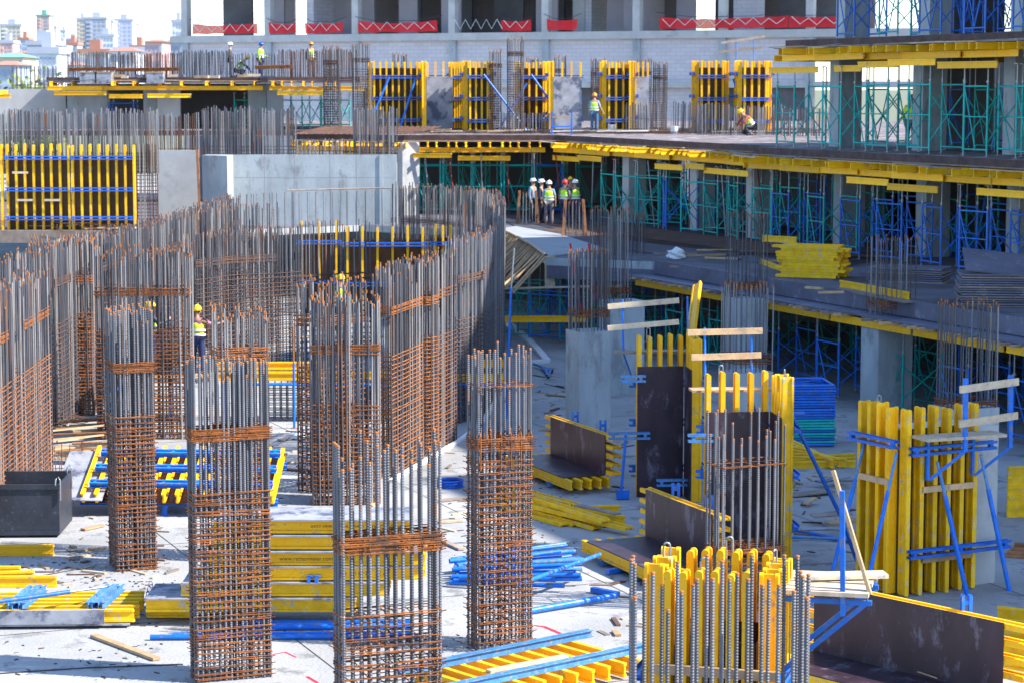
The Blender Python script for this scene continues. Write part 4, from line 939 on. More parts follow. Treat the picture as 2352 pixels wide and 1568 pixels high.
for lv, z in ((0, Z2), (1, Z3)):
    A = Vector((9.3, 79, 0)); d = Vector((5.4, -13, 0)).normalized(); nn = Vector((-d.y, d.x, 0))
    for k, (s0, s1) in enumerate(((-3.5, 2.8), (5.0, 9.4), (9.4, 15), (15.4, 24)) if lv == 0 else ((2.2, 6.2), (7.6, 24))):
        p = A+d*s0+nn*9.0; o = obj('concrete_wall', MB().box(0, s1-s0, 0, .3, 0, 3.3), 'concrete_dark'); o.location = (p.x, p.y, z); o.rotation_euler = (0, 0, math.atan2(d.y, d.x)); tag(o, 'back wall darkened for shade on the %s deck at right, %s from the left' % (('second', 'top')[lv], ('first', 'second', 'third', 'fourth')[k]), 'wall')  # dark colour puts the shade of the bays into the wall
# back walls closing the storeys, their dark colour standing in for deep shade
b = MB().box(-7, 9, 0, .3, 0, 3.0); o = obj('retaining_wall', b, 'concrete_dark'); o.location = (-1, 108.8, Z1); tag(o, 'concrete wall darkened for shade at the back under the middle deck', 'wall')
b = MB().box(0, 15.5, 0, .3, 0, 3.02); o = obj('retaining_wall', b, 'concrete_dark'); o.location = (7.6, 98.5, Z1); o.rotation_euler = (0, 0, R(-67)); tag(o, 'concrete wall darkened for shade behind the slanted row of shoring', 'wall')
b = MB().box(-16, 16, 0, .3, 0, 3.0); o = obj('retaining_wall', b, 'concrete_dark'); o.location = (21, 83, Z1); o.rotation_euler = (0, 0, R(-67)); tag(o, 'concrete wall darkened for shade at the back of the first deck at right', 'wall')
b = MB().box(-22, 22, 0, .3, 0, 2.64); o = obj('retaining_wall', b, 'concrete_dark'); o.location = (19, 62, 0); o.rotation_euler = (0, 0, R(-67)); tag(o, 'basement wall darkened for shade behind the shoring below the long slab', 'wall')
b = MB().box(-.2, 12, 0, .3, 0, 2.64); o = obj('retaining_wall', b, 'concrete_dark'); o.location = (-.6, 90.6, 0); tag(o, 'basement wall darkened for shade behind the slatted slab end', 'wall')
# the tall part of the same building, right of the picture, whose shade covers the right half
tw = thing('building_core', 'tall unfinished building part standing right of the picture', 'building', (0, 0, 0))
def fac(y): return 26-(y-39)*.4185
tp = lambda y, o_: (fac(y)+o_*.924, y+o_*.383)
for k, z in enumerate((13.6, 16.5, 19.4, 22.3)):
    obj('slab', MB().prism([tp(66, .3), tp(26.5, .3), tp(26.5, 12), tp(66, 12)], z-.25, z), 'concrete', tw)
for k, z in enumerate((0, 3.2, 6.6, 10.2, 13.6, 16.5, 19.4)):
    y = 26.5; h = (3.2, 3.4, 3.4, 3.4, 2.9, 2.9, 2.9)[k]-.26; i = 0
    y1 = 64 if z >= 13 else 50
    while y < y1:
        yy = min(y+3.8, y1)
        obj('shade_wall', MB().prism([tp(yy, .5), tp(y, .5), tp(y, .75), tp(yy, .75)], z, z+h), 'blockwork', tw); y += 4.0  # unseen closed wall, added so no sun passes between the floors
obj('shadow_block', MB().prism([tp(42, 1), tp(26.4, 1), tp(26.4, 8), tp(42, 8)], 22.31, 25.6), 'concrete', tw)  # unseen extra height, added to lengthen the cast shadow
obj('shade_wall', MB().prism([tp(26.5, .8), tp(26.2, .8), tp(26.2, 12), tp(26.5, 12)], 0, 22), 'blockwork', tw)  # unseen end wall, added to keep the cast shadow solid

# ================================================================== things on the slabs
def stack_beams(label, P, dirv, rows_, cols_, L, group):
    d = Vector(dirv).normalized(); n_ = Vector((-d.y, d.x, 0))
    for r in range(rows_):
        for c in range(cols_):
            if r == rows_-1 and c % 3 == 2: continue
            p = Vector(P)+n_*(c*.205)+Vector((0, 0, .045+r*.083))+d*U(-.12, .12)
            if r == rows_-1 and c == 1: p -= d*.35
            o = beam(None, p, p+d*(L+U(-.1, .15)), n_, True, 'timber_beam'); tag(o, '%s, %s layer from below, %s from the front' % (label, ('bottom', 'second', 'third', 'fourth', 'fifth', 'sixth', 'seventh', 'eighth', 'ninth', 'tenth', 'top')[r], ('first', 'second', 'third', 'fourth', 'fifth')[c]), 'beam', group)
P = G(1790, 636, Z1); stack_beams('worn yellow beam in the big stack on the shaded slab', P, (1.75, -.75, 0), 11, 5, 1.75, 'beams in the stack on the slab')
P = G(1745, 600, Z1+.4)
loose_beam('yellow beam poking out left from the big stack on the slab', G(1752, 548, Z1+.7), G(1830, 552, Z1+.75))
loose_beam('yellow beam fallen slantwise left of the big stack on the slab', G(1745, 602, Z1+.05), G(1800, 622, Z1+.05))
loose_beam('single yellow beam lying on grey planks before the big stack', G(1930, 652, Z1+.12), G(2088, 680, Z1+.12))
stick('plank', 'thick grey plank under the single yellow beam on the slab', 'plank', G(1930, 664, Z1+.02), G(2088, 694, Z1+.02), .3, .05, 'wood_grey')
def ply_stack(label, P, rot, w_, d_, n, group):
    for k in range(n):
        o = obj('plywood_sheet', MB().box(-w_/2, w_/2, -d_/2, d_/2, 0, .042), 'deck_ply' if k % 4 else 'wood_grey'); o.location = Vector(P)+Vector((U(-.05, .05), U(-.06, .06), k*.06)); o.rotation_euler = (0, 0, rot+U(-.03, .03)); tag(o, label+', '+(NTH[k] if k == 0 or k == 13 else NTH[k]+' from below'), 'plywood', group)
ply_stack('dark sheet in the low plywood stack beside the yellow stack', G(2075, 650, Z1)+Vector((.3, .6, 0)), R(-22), 2.1, 1.3, 7, 'sheets in the low plywood stack')
ply_stack('dark sheet in the tall plywood stack at right', G(2290, 706, Z1)+Vector((.2, .6, 0)), R(-6), 2.1, 1.4, 14, 'sheets in the tall plywood stack')
o = obj('plywood_sheet', MB().box(-1, 1, -.8, .8, 0, .03), 'deck_ply'); o.location = G(2290, 706, Z1)+Vector((.3, .7, 1.02)); o.rotation_euler = (R(16), R(6), R(-6)); tag(o, 'tilted plywood sheet on top of the tall stack at the right edge', 'plywood')
for k in range(10):
    x, y = (1500, 1560, 1620, 1690, 1760, 1600, 1700, 1850, 1880, 1540)[k], (583, 588, 592, 596, 600, 575, 578, 660, 672, 612)[k]
    p = G(x, y, Z1+.05); stick('plank', 'wooden batten lying on the shaded slab left of the big yellow stack', 'plank', p, p+Vector((U(.2, 1.6), U(-.9, .5), 0)), .1, .06, 'wood' if k % 3 else 'wood_grey', group='battens on the shaded slab')
b = MB(); rd = random.Random(3)
pts = []
import bmesh
bm = bmesh.new(); bmesh.ops.create_icosphere(bm, subdivisions=3, radius=.22)
for v in bm.verts: k = 1+.14*math.sin(v.co.x*29+1)*math.cos(v.co.y*31)+.16*math.sin(v.co.z*37+v.co.x*17); v.co = Vector((v.co.x*1.25*k, v.co.y*k, max(-.1, v.co.z*1.0*k)))
me = bpy.data.meshes.new('plastic_bag'); bm.to_mesh(me); bm.free(); me.materials.append(MAT['white']); o = obj('plastic_bag', me); o.location = G(1553, 594, Z1)+Vector((0, 0, .1)); tag(o, 'crumpled white bag on the battens of the shaded slab', 'bag')
# boxed column starters on the slab
for k, (x, y, zt) in enumerate(((1212, 516, 440), (1319, 544, 460))):
    p = G(x, y, Z1); h = zat(zt, p.y)-Z1
    t = cage_far('bar starters fenced by raking boards, %s of the workers' % ('left', 'in front')[k], p, 0, .62, .5, h, 6, 4, r=.012)
    for s in (-1, 1):
        for yy in (-.3, .3): obj('board', MB().bar((s*.42, yy, 0), (s*.32, yy*.7, h+.02), .1, .035, (0, 1, 0)), 'wood_red', t)
cage_far('low bar starters behind the curved wall, left of the workers', G(1076, 470, Z1), 0, .6, .5, .75, 7, 5, r=.012, bm='rust_far')
# leaning bright yellow beam in front of the shoring
loose_beam('upright bright yellow beam leaning behind the railed dark formwork', AY(1588, 760, 47), AY(1602, 652, 49.5), (0, 1, .2), False)
for k, (x0, y0, x1, y1) in enumerate(((1310, 560, 1335, 720), (1352, 560, 1378, 720))):
    o = obj('raking_prop', MB().tube(AY(x0, y0, 69), AY(x1, y1, 68), .032, 7), 'red_paint'); tag(o, 'bright red prop leaning below the slatted slab, %s one' % ('left', 'right')[k], 'prop')
# blue jack heap on the floor
for k in range(5): pipe('dark blue jack lying on the floor near the left grey column', G(1225+k*10, 835+k*3, .1), G(1262+U(-10, 10), 850+k*4, .05), .035, 'blue_worn', 'jacks lying on the floor')

# ================================================================== far walls on the first deck
o = obj('concrete_wall', MB().box(XA(520, 91.5, 4), XA(912, 91.5, 4), 91.4, 91.8, Z1, zat(356, 91.4)).box(XA(872, 91.5, 4), XA(880, 91.5, 4), 91.36, 91.399, Z1, zat(356, 91.4)), 'concrete'); tag(o, 'long pale grey concrete wall below the standing bars', 'wall')
b = MB(); wx0, wx1 = XA(530, 91.4, 4), XA(905, 91.4, 4)
for i in range(14):
    for z in (Z1+.5, Z1+1.4, Z1+2.3): x = wx0+(wx1-wx0)*(i+.5)/14; b.tube((x, 91.398, z), (x, 91.42, z), .028, 8)
for i in range(1, 5): x = wx0+(wx1-wx0)*i/5+U(-.2, .2); b.box(x-.008, x+.008, 91.396, 91.41, Z1, zat(357, 91.4))
b.box(wx0, wx1, 91.396, 91.41, Z1+1.86, Z1+1.875); o2 = obj('tie_holes', b, 'plaster', o, stuff=True)
b = MB(); b.prism([(XA(463, 90.3, 4), 90.6), (XA(522, 89.6, 4), 89.7), (XA(524, 89.6, 4), 91.39), (XA(470, 90.3, 4), 91.9)], Z1-.3, zat(358, 90)); o = obj('concrete_wall', b, 'concrete'); tag(o, 'end face of the grey wall with a bright corner edge', 'wall')
o = obj('concrete_wall', MB().box(XA(362, 95, 4), XA(455, 95, 4), 95, 95.4, Z1, zat(346, 95)), 'concrete_pale'); tag(o, 'paler concrete wall between yellow wall formwork and grey wall', 'wall')
stick('plank', 'tall rusty post at the corner of the grey wall', 'post', AY(459, 485, 90), AY(453, 344, 90), .12, .1, 'wood_red')
def bars_row(label, x0, x1, ytop, Y, zb, sp, name='starter_bars', m='rebar_far', hz=0, r=.027, depth=.35, jit=.12):
    X0, X1 = XA(x0, Y, zb), XA(x1, Y, zb); h = zat(ytop, Y)-zb
    t = thing(name, label, 'bars', ((X0+X1)/2, Y, zb)); b = MB(); s = X0
    while s < X1:
        for dy in (0, depth):
            x = s-(X0+X1)/2+U(-.03, .03); H = h-U(0, jit*h); b.tube((x, dy+U(-.03, .03), 0), (x+U(-.03, .03), dy, H), r, 4, 1 if random.random() < (.45 if Y < 100 else .15) else 0, False)
        s += sp
    obj('vertical_bars', b, [m, 'rebar_pale'], t, stuff=True)
    if hz:
        b = MB()
        for k in range(hz):
            for dy in (-.02, depth+.02): b.tube((X0-(X0+X1)/2, dy, .08+k*.14), (X1-(X0+X1)/2, dy, .08+k*.14+U(-.03, .03)), .012, 4)
        obj('horizontal_bars', b, 'rust_far', t, stuff=True)
    return t
zw = zat(357, 91.5)
bars_row('dense tall bars on the left half of the grey wall', 466, 575, 242, 91.5, zw-.3, .085, hz=5)
bars_row('rusty tall bars over the middle of the grey wall', 575, 680, 246, 91.6, zw-.3, .10, hz=5)
bars_row('tall bars at the right end of the grey wall', 812, 914, 242, 91.5, zw-.3, .085, hz=6)
bars_row('short sparse bars over the grey wall between two dense groups', 682, 810, 318, 91.6, zw-.2, .14, hz=3)
bars_row('dense bars above the yellow wall formwork at far left', 0, 232, 248, 88.4, zat(352, 88.4)-.8, .085, hz=4)
bars_row('dense bars above the right end of the yellow wall formwork', 232, 362, 246, 88.5, zat(352, 88.4)-.8, .08, hz=6)
bars_row('thin rusty bars over the paler concrete wall', 362, 462, 258, 95.2, zat(346, 95)-.3, .13, m='rust_far', hz=3)
bars_row('exposed dense wall mesh right of the yellow wall formwork', 312, 362, 330, 88.4, Z1, .16, hz=16, m='rust_far', jit=.02)
# yellow wall formwork
wf = thing('wall_formwork', 'large dark wall formwork with upright yellow beams and blue walers at far left', 'formwork', (XA(12, 87.9, 4), 87.9, Z1))
wl_ = XA(312, 87.9, 4)-XA(12, 87.9, 4); hh = zat(332, 87.9)-Z1
for k in range(2):
    M = T(wl_*(k+1)/2-.02, .3, 0) @ RZ(math.pi)
    panel(wf, M, wl_/2-.05, hh-.45, 8, hh, (), ply='ply', worn=True)
    for z in (.45, 1.55, 2.75): obj('waler', waler(wl_/2-.1), parent=wf, M=T(wl_*k/2, .0, z))
for k, (x, z) in enumerate(((.3, 2.15), (.45, 1.1), (1.5, 1.1))): obj('plank', MB().box(x, x+.6, -.04, -.01, z, z+.08), 'wood_pale', wf)
for x in (-.28, -.12): beam(wf, (x, .1, -.1), (x, .1, hh), (0, 1, 0))
# yellow beams and red steel on the deck left of the grey wall
for k in range(4): loose_beam('yellow beam lying on the deck before the paler concrete wall', G(395+k*6, 497+k*3, Z1+.3-.08*k), G(460, 495+k*3, Z1+.3-.08*k), group='beams before the paler wall')
stick('steel_channel', 'red steel bar lying before the paler concrete wall', 'steel', G(405, 512, Z1+.1), G(460, 508, Z1+.1), .12, .1, 'red_paint')
# curved wall formwork at the back of the ramp
rf = thing('wall_formwork', 'yellow wall formwork with blue walers at the back of the ramp', 'formwork', (XA(690, 84.5), 85.0, 0))
for k, (xa, xb, yt, dy) in enumerate(((692, 778, 508, 0), (802, 978, 520, -1.2), (1000, 1040, 515, -.8))):
    X0 = XA(xa, 85)-rf.location.x; X1 = XA(xb, 85)-rf.location.x; h = zat(yt, 85+dy)
    n = max(3, int((X1-X0)/.42)); M = T(X1, dy, 0) @ RZ(math.pi)
    panel(rf, M, X1-X0, h-.5, n, h, (), worn=True)
    for z in (1.2, 2.65): obj('waler', waler(X1-X0+.3), parent=rf, M=T(X0-.15, dy-.3, z))

# ================================================================== upper left deck
def lwall(label, xa, xb, Y=113.4, m='concrete'):
    o = obj('concrete_wall', MB().box(XA(xa, Y, 7), XA(xb, Y, 7), Y, Y+.3, Z2-.2, ZL-.3), m); tag(o, label, 'wall')
lwall('concrete wall pier at the far left under the far deck', 155, 248); lwall('second concrete wall pier under the far left deck', 330, 362); lwall('third concrete wall pier under the far left deck', 362, 414, 113.0, 'concrete_pale'); lwall('fourth concrete wall pier under the far left deck', 570, 612); lwall('round edged pier at the right end of the far left deck', 614, 650, 112.6)
o = obj('concrete_wall', MB().box(XA(-60, 114, 7), XA(152, 114, 7), 114, 114.4, Z2-.2, zat(205, 114)), 'concrete_pale'); tag(o, 'pale low wall at the far left edge below thin bars', 'wall')
bars_row('thin bars on the pale low wall at far left', 28, 152, 150, 114.2, zat(206, 114), .22, hz=2, r=.025)
o = obj('concrete_wall', MB().box(XA(250, 121, 7), XA(640, 121, 7), 121, 121.3, Z2-.2, ZL-.3), 'concrete_dark'); tag(o, 'dark wall in the openings under the far left deck', 'wall')
bars_row('dense bars on the far left deck, left group', 155, 278, 118, 114, ZL, .10, hz=0, depth=.6); bars_row('dense bars on the far left deck, second group from left', 278, 412, 120, 114.5, ZL, .11, depth=.5, m='rust_far')
bars_row('dense bars on the far left deck behind the workers', 412, 528, 114, 116, ZL, .09, depth=.6); bars_row('sparse bars between the workers on the far left deck', 528, 640, 122, 116, ZL, .16); bars_row('dense bars right of the worker with the blue helmet', 640, 820, 112, 115, ZL, .10, depth=.5, m='rust_far')
for k, (x0, x1, y) in enumerate(((158, 265, 157), (265, 410, 158), (585, 670, 152))):
    b = MB(); 
    for i in range(5): b.tube(AY(x0, y+i*1.6, 113.8), AY(x1, y+i*1.6-2, 113.8), .02, 5)
    o = obj('tie_band', b, 'rust'); tag(o, 'rusty tie band across the bars of the far left deck, %s' % ('left', 'middle', 'right')[k], 'bars')
for k in range(12):
    p = AY(250+k*32+U(-8, 8), 176+U(-3, 3), 111.6); stick('plank', 'pale timber lying along the front of the far left deck', 'plank', p, p+Vector((U(.3, .8), U(-.2, .2), 0)), .15, .12, ('wood', 'wood_pale', 'deck_ply')[k % 3], group='timbers on the far left deck')
for k in range(3): o = obj('crate', MB().box(-.4, .4, -.3, .3, 0, .5).box(-.42, .42, -.32, .32, .5, .55, 1), ['ply_dirty', 'wood']); o.location = AY((205, 240, 358)[k], 192, 111.6); tag(o, 'small wooden crate at the front of the far left deck, %s' % ('leftmost', 'second', 'right')[k], 'crate')

# ================================================================== formworks standing on the second deck
YF = 107.0
def xy(x, y=300, Y=None): Y = Y or YF; return Vector((XA(x, Y, Z2), Y, Z2))
def deck_form(label, xa, xb, Y=YF, kind='face', rot=0, h=3.2, braces=True):
    p = xy((xa+xb)/2, Y=Y); w_ = XA(xb, Y, Z2)-XA(xa, Y, Z2)
    if kind == 'box':
        t = box_form(label, p, R(rot), w_*.9, 1.0, h-.3, h, max(4, int(w_/.28)), 4, (.5, 1.5, 2.5), hooks=False, name='column_formwork')
    else:
        t = thing('open_formwork', label, 'formwork', p, R(rot))
        panel(t, T(-w_/2, 0, 0), w_, h-.7, max(4, int(w_/.28)), h, (.5, 1.5, 2.5), 'ply_dirty')
        panel(t, T(-w_/2, .02, 0) @ RZ(R(90)) @ T(-.9, 0, 0), .9, h-.7, 4, h, (.6, 1.6, 2.6), 'ply_dirty')
    return t
def brace(t, p, q): obj('prop', MB().tube(p, q, .05, 7), 'blue', t)
t = deck_form('wide yellow formwork on the second deck, leftmost', 852, 966, 108, 'box', 4); brace(t, (-1.3, -.9, .2), (-.3, -.8, 2.5)); brace(t, (.9, -.9, 2.4), (.2, -1.0, .2))
deck_form('open formwork with grey stained inner face, left one on the second deck', 980, 1040, 107.5, 'face', 3)
t = deck_form('narrow yellow formwork left of the crossed blue props', 1042, 1066, 110, 'box', 0)
t = deck_form('yellow formwork with a long blue prop leaning right', 1072, 1122, 106.5, 'box', 6); brace(t, (.2, -.9, 2.6), (2.1, -1.2, .1)); brace(t, (2.2, -.7, 2.2), (.9, -.9, .1))
t = deck_form('yellow formwork behind the tallest rebar column', 1190, 1250, 108.5, 'box', 6); brace(t, (-.1, -.9, 2.6), (1.7, -1.2, .1)); brace(t, (.2, -1.0, .4), (1.7, -.9, 2.0))
deck_form('open formwork with grey stained inner face, middle of the second deck', 1268, 1336, 107, 'face', 3)
t = deck_form('yellow formwork right of the worker in jeans', 1388, 1448, 107.5, 'box', 6)
deck_form('open formwork with pale stained face right of the worker in jeans', 1452, 1490, 107.5, 'face', 2)
t = deck_form('yellow formwork with railing above, left of the kneeling worker', 1600, 1660, 105, 'box', 4); brace(t, (.9, -.9, 2.4), (1.6, -1.2, .2)); brace(t, (1.5, -.9, 2.2), (2.1, -1.2, .2))
guard(t, ((1.1, 2.6, 4.2), (1.9, 2.6, 4.3)), ((.4, 2.4, 4.0, 4.3), (.3, 2.3, 3.6, 3.8)), y=-.5, m='wood_grey')
t = deck_form('rightmost yellow formwork on the second deck behind the kneeling worker', 1698, 1758, 104, 'box', 4)
for k, (x0, x1, yt, Y, dn, lb) in enumerate(((745, 780, 102, 104, 2.9, 'slim tied column cage left of the deck formworks'), (812, 850, 96, 103, 2.9, 'slim rusty column cage beside the leftmost deck formwork'), (1124, 1152, 110, 106, 3.1, 'rust tied cage left of the tallest cage'), (1166, 1202, 82, 104.8, 3.2, 'tallest rebar column cage on the second deck'),
        (905, 935, 120, 112, 1, 'dark bars above the leftmost deck formwork'), (1210, 1235, 128, 112, 1, 'dark bars right of the tallest cage'), (1275, 1300, 124, 112, 1, 'dark bars above the middle open formwork'), (1358, 1388, 132, 112, 3.0, 'rusty cage behind the worker in jeans'), (1415, 1440, 140, 112, 1, 'bars above the formwork right of the worker'), (1465, 1495, 132, 114, 3, 'thin bars above the pale stained formwork'), (1500, 1530, 140, 115, 3, 'thin rusty cage before the white wall'), (1735, 1760, 140, 113, 3, 'thin bars behind the rightmost deck formwork'))):
    p = xy((x0+x1)/2, Y=Y); w_ = XA(x1, Y, Z2)-XA(x0, Y, Z2)
    cage_far(lb, p, 0, w_, .6, zat(yt, Y)-Z2, 8, 5, r=.016, dense=(.05, dn, .13), bands=(zat(yt, Y)-Z2-.9,))
for k, (x0, x1, yt, Y) in enumerate(((1150, 1275, 258, 101), (1440, 1530, 235, 103), (1545, 1620, 232, 101), (1605, 1680, 236, 99), (1680, 1800, 240, 98), (1800, 1950, 245, 96))):
    bars_row('low bars standing on the second deck, %s from the left' % ('first', 'second', 'third', 'fourth', 'fifth', 'sixth')[k], x0, x1, yt, Y, Z2, .13, depth=.7)
t = thing('blue_gate', 'small blue stair frame at the edge of the second deck', 'frame', xy(1290, Y=98.9))
for x in (-.42, .42): obj('post', MB().bar((x, 0, -.15), (x, 0, 1.0), .07, .05, (0, 1, 0)), 'blue', t)
for z in (.35, .75): obj('rung', MB().bar((-.42, -.01, z), (.42, -.01, z), .05, .06), 'wood' if z > .5 else 'blue', t)
for k in range(16):
    p = xy(U(930, 1750), Y=U(99.4, 105)); L = U(.8, 2.4); a = U(-.3, .3)
    stick('plank', 'pale plank lying loose on the second deck before the formworks', 'plank', p+Vector((0, 0, .12)), p+Vector((L*math.cos(a), L*math.sin(a), .14)), .18, .04, ('wood_pale', 'white', 'wood')[k % 3], group='planks on the second deck')
for k, x in enumerate((1549, 1405)):
    o = obj('bucket', MB().tube((0, 0, 0), (0, 0, .35), .16, 10, 0, True, .19), 'white'); o.location = xy(x, Y=100+k*4); tag(o, 'white bucket on the second deck, %s' % ('at the edge', 'farther back')[k], 'bucket')
# ================================================================== the finished frame building behind
bb_a, bb_b = Vector((-24.6, 170, 0)), Vector((27, 146.5, 0)); bd = (bb_b-bb_a).normalized(); bn = Vector((-bd.y, bd.x, 0)); BA = math.atan2(bd.y, bd.x)
bb = thing('frame_building', 'large unfinished concrete frame building with white block walls behind the site', 'building', bb_a, BA); BL = (bb_b-bb_a).length
def sx(x):   # local x on the front for a picture column
    d = ray(x, HOR); k = (bb_a.x*bd.y-bb_a.y*bd.x)/(d.x*bd.y-d.y*bd.x); p = Vector((d.x*k, d.y*k, 0)); return (p-bb_a).dot(bd)
zs = 12.05
obj('floor_slab', MB().box(-.3, BL, -.35, 12, zs-.5, zs), 'concrete_pale', bb); obj('floor_slab', MB().box(-.3, BL, -.2, 12, 8.3, 8.7), 'concrete_pale', bb)
obj('floor_slab', MB().box(-.3, BL, -.35, 12, 16.2, 16.6), 'concrete_pale', bb); obj('floor_slab', MB().box(-.3, BL, -.2, 12, 20.2, 20.6), 'concrete_pale', bb)
cx = [422, 612, 812, 1033, 1246, 1454, 1650, 1850]
for i, x in enumerate(cx):
    X = sx(x)+.3
    obj('pillar', MB().box(X-.25, X+.25, -.3, .3, zs, 16.2), 'concrete_pale', bb); obj('pillar', MB().box(X-.25, X+.25, -.24, .3, 0, zs-.5), 'concrete', bb)
    if i < len(cx)-1:
        X2 = sx(cx[i+1])+.05
        if i < 7: obj('block_wall', MB().box(X+.252, X2, .0, .25, 8.7, zs-.5), 'blockwork', bb)
        obj('lower_wall', MB().box(X+.252, X2, .4, .6, 0, 8.3), 'blockwork' if i % 2 else 'concrete_dark', bb)
def inner(xa, xb, y0, y1, m='plaster', z0=None, z1=16.2): obj('partition', MB().box(sx(xa), sx(xb), y0, y1, z0 or zs, z1), m, bb)
inner(432, 500, 5, 5.2, 'concrete_dark'); inner(584, 606, 3, 3.2); inner(628, 692, 6, 6.2, 'concrete_dark'); inner(690, 706, 1, 6, 'blockwork'); inner(704, 800, 4, 4.2); inner(828, 880, 6, 6.2, 'concrete_dark'); inner(872, 915, 3, 3.2, 'plaster'); inner(915, 985, 7, 7.2, 'concrete_dark'); inner(985, 1030, 2, 2.2)
inner(1050, 1120, 6, 6.2, 'concrete_dark'); inner(1120, 1190, 8, 8.2, 'concrete_dark'); inner(1190, 1240, 3, 3.2); inner(1262, 1292, 4, 4.2, 'concrete_pale'); inner(1290, 1342, 4, 4.2, 'plaster', 15.0); inner(1342, 1400, 4, 4.2); inner(1400, 1450, 2.5, 2.7, 'plaster'); inner(1516, 1560, 3, 3.2); inner(1560, 1640, 7, 7.2, 'concrete_dark'); inner(1660, 1730, 2, 2.2, 'blockwork'); inner(1730, 1900, 5, 5.2, 'concrete_dark'); inner(1456, 1464, 1, 5)
inner(432, 505, 11, 11.2); inner(505, 584, 11, 11.2, 'plaster', 15.4); inner(584, 1300, 11, 11.2); inner(1300, 1342, 11, 11.2, 'plaster', 15.0); inner(1342, 1462, 11, 11.2); inner(1462, 1514, 11, 11.2, 'plaster', 15.3); inner(1514, 1900, 11, 11.2); inner(1290, 1306, 4, 10.9, 'blockwork')
# safety nets
def net(label, xa, xb, z0=.1, z1=.86, zig=True, m='net', sag=.14):
    X0, X1 = sx(xa), sx(xb); t = thing('safety_net', label, 'net', bb_a+bd*((X0+X1)/2)+Vector((0, 0, zs)), BA); L = X1-X0; b = MB(); n = max(4, int(L/.6)); vs = []
    for i in range(n+1):
        x = -L/2+L*i/n; yy = -.42+U(-.04, .04); vs += [(x, yy, z0+U(-.04, .04)), (x+U(-.05, .05), yy+U(-.03, .03), z1+U(-.05, .04)-sag*math.sin(math.pi*i/n))]
    b.add(vs, [(2*i, 2*i+2, 2*i+3, 2*i+1) for i in range(n)])
    b.add([(x, y+.012, z) for x, y, z in vs], [(2*i+1, 2*i+3, 2*i+2, 2*i) for i in range(n)])
    obj('netting', b, m, t)
    if zig:
        b = MB(); k = max(4, int(L/.55)); pz = [(-L/2+.2+(L-.4)*i/k, -.5, (z0+.2 if i % 2 else z1-.1)+U(-.06, .06)) for i in range(k+1)]; b.path(pz, .028, 5); obj('zigzag_cord', b, 'white', t)
    obj('top_rope', MB().path([(-L/2-.3, -.3, z1+.35), (-L/4, -.45, z1+.02), (L/4, -.45, z1+.02), (L/2+.3, -.3, z1+.35)], .02, 5), 'wire', t)
net('red safety net with white zigzag cord in the leftmost bay', 450, 600); net('red safety net in the narrow part of the second bay', 627, 688); net('red safety net with crowded zigzag before a pale wall', 710, 794); net('long red safety net in the third bay', 830, 1012); net('short bright red net at the right of the fourth bay', 1158, 1226)
net('thin reddish net in the fifth bay before the open window', 1262, 1330, zig=False); net('long bright red safety net over the right bays', 1520, 1812)
net('red and white net ends behind the blue top frames', 1815, 1945)
b = MB(); X0, X1 = sx(1052), sx(1160); b.path([(X0+(X1-X0)*i/9, -.45, zs+(.25 if i % 2 else .9)) for i in range(10)], .03, 5); o = obj('zigzag_cord', b, 'white', None, Matrix.Translation(bb_a) @ RZ(BA)); tag(o, 'bare white zigzag cord in the fourth bay', 'cord')

# ================================================================== city
def block(label, xa, xb, yt, Y, depth, wall, floors, nwin, roof='flat', roofm='c_grey', winm='c_glass', side=None, rot=0.0):
    X0, X1 = XA(xa, Y, 20), XA(xb, Y, 20); H = zat(yt, Y); wd = X1-X0
    t = thing('apartment_building', label, 'building', ((X0+X1)/2, Y, 0), rot)
    obj('wall', MB().box(-wd/2, wd/2, 0, depth, 0, H), wall, t)
    b = MB()
    if roof == 'hip': b.add([(-wd/2-.6, -.6, H), (wd/2+.6, -.6, H), (wd/2+.6, depth+.6, H), (-wd/2-.6, depth+.6, H), (-wd*.2, depth/2, H+wd*.16), (wd*.2, depth/2, H+wd*.16)], [(0, 1, 5, 4), (2, 3, 4, 5), (1, 2, 5), (3, 0, 4), (3, 2, 1, 0)])
    else: b.box(-wd/2-.4, wd/2+.4, -.4, depth+.4, H, H+1.2); b.box(-wd*.2, wd*.15, depth*.3, depth*.6, H+1.2, H+4)
    obj('roof', b, roofm, t)
    b = MB(); fh = H/floors if floors*3 > H else 3.1; z = H-fh*.8
    while z > 4:
        for i in range(nwin):
            x = -wd/2+wd*(i+.5)/nwin; ww = wd/nwin*.28; b.box(x-ww, x+ww, -.15, -.02, z, z+fh*.5)
        z -= fh
    obj('windows', b, winm, t, stuff=True)
    b = MB(); z = H-fh
    while z > 4:
        x = -wd/2+wd*.22; b.box(x-wd*.14, x+wd*.1, -1.4, -.2, z-.2, z+.8); z -= fh
    obj('balconies', b, side or wall, t, stuff=True)
block('cream apartment tower at the left edge of the skyline', 2, 50, 60, 1300, 14, 'c_cream', 20, 5, side='c_white'); block('slim tan tower with a green roof on the skyline', 86, 116, 38, 1400, 14, 'c_tan', 25, 2, roofm='c_green')
block('slim white tower right of the tan tower', 118, 130, 64, 1500, 12, 'c_blue', 22, 3); block('distant thin white tower left of the grey pair', 140, 152, 72, 1900, 12, 'c_white', 22, 2)
block('grey and cream tower left of the pale pair on the skyline', 178, 198, 46, 1350, 16, 'c_cream', 20, 3); block('dark grey fronted tower on the skyline', 196, 246, 44, 1320, 16, 'c_grey', 20, 5); block('pale lavender tower right of the dark grey one', 247, 260, 52, 1340, 16, 'c_lav', 20, 2)
block('pale lavender tower with blue stripes', 262, 306, 48, 1380, 16, 'c_lav', 20, 4, winm='c_blue'); block('narrow pale tower at the right end of the skyline cluster', 306, 318, 58, 1420, 14, 'c_white', 18, 2)
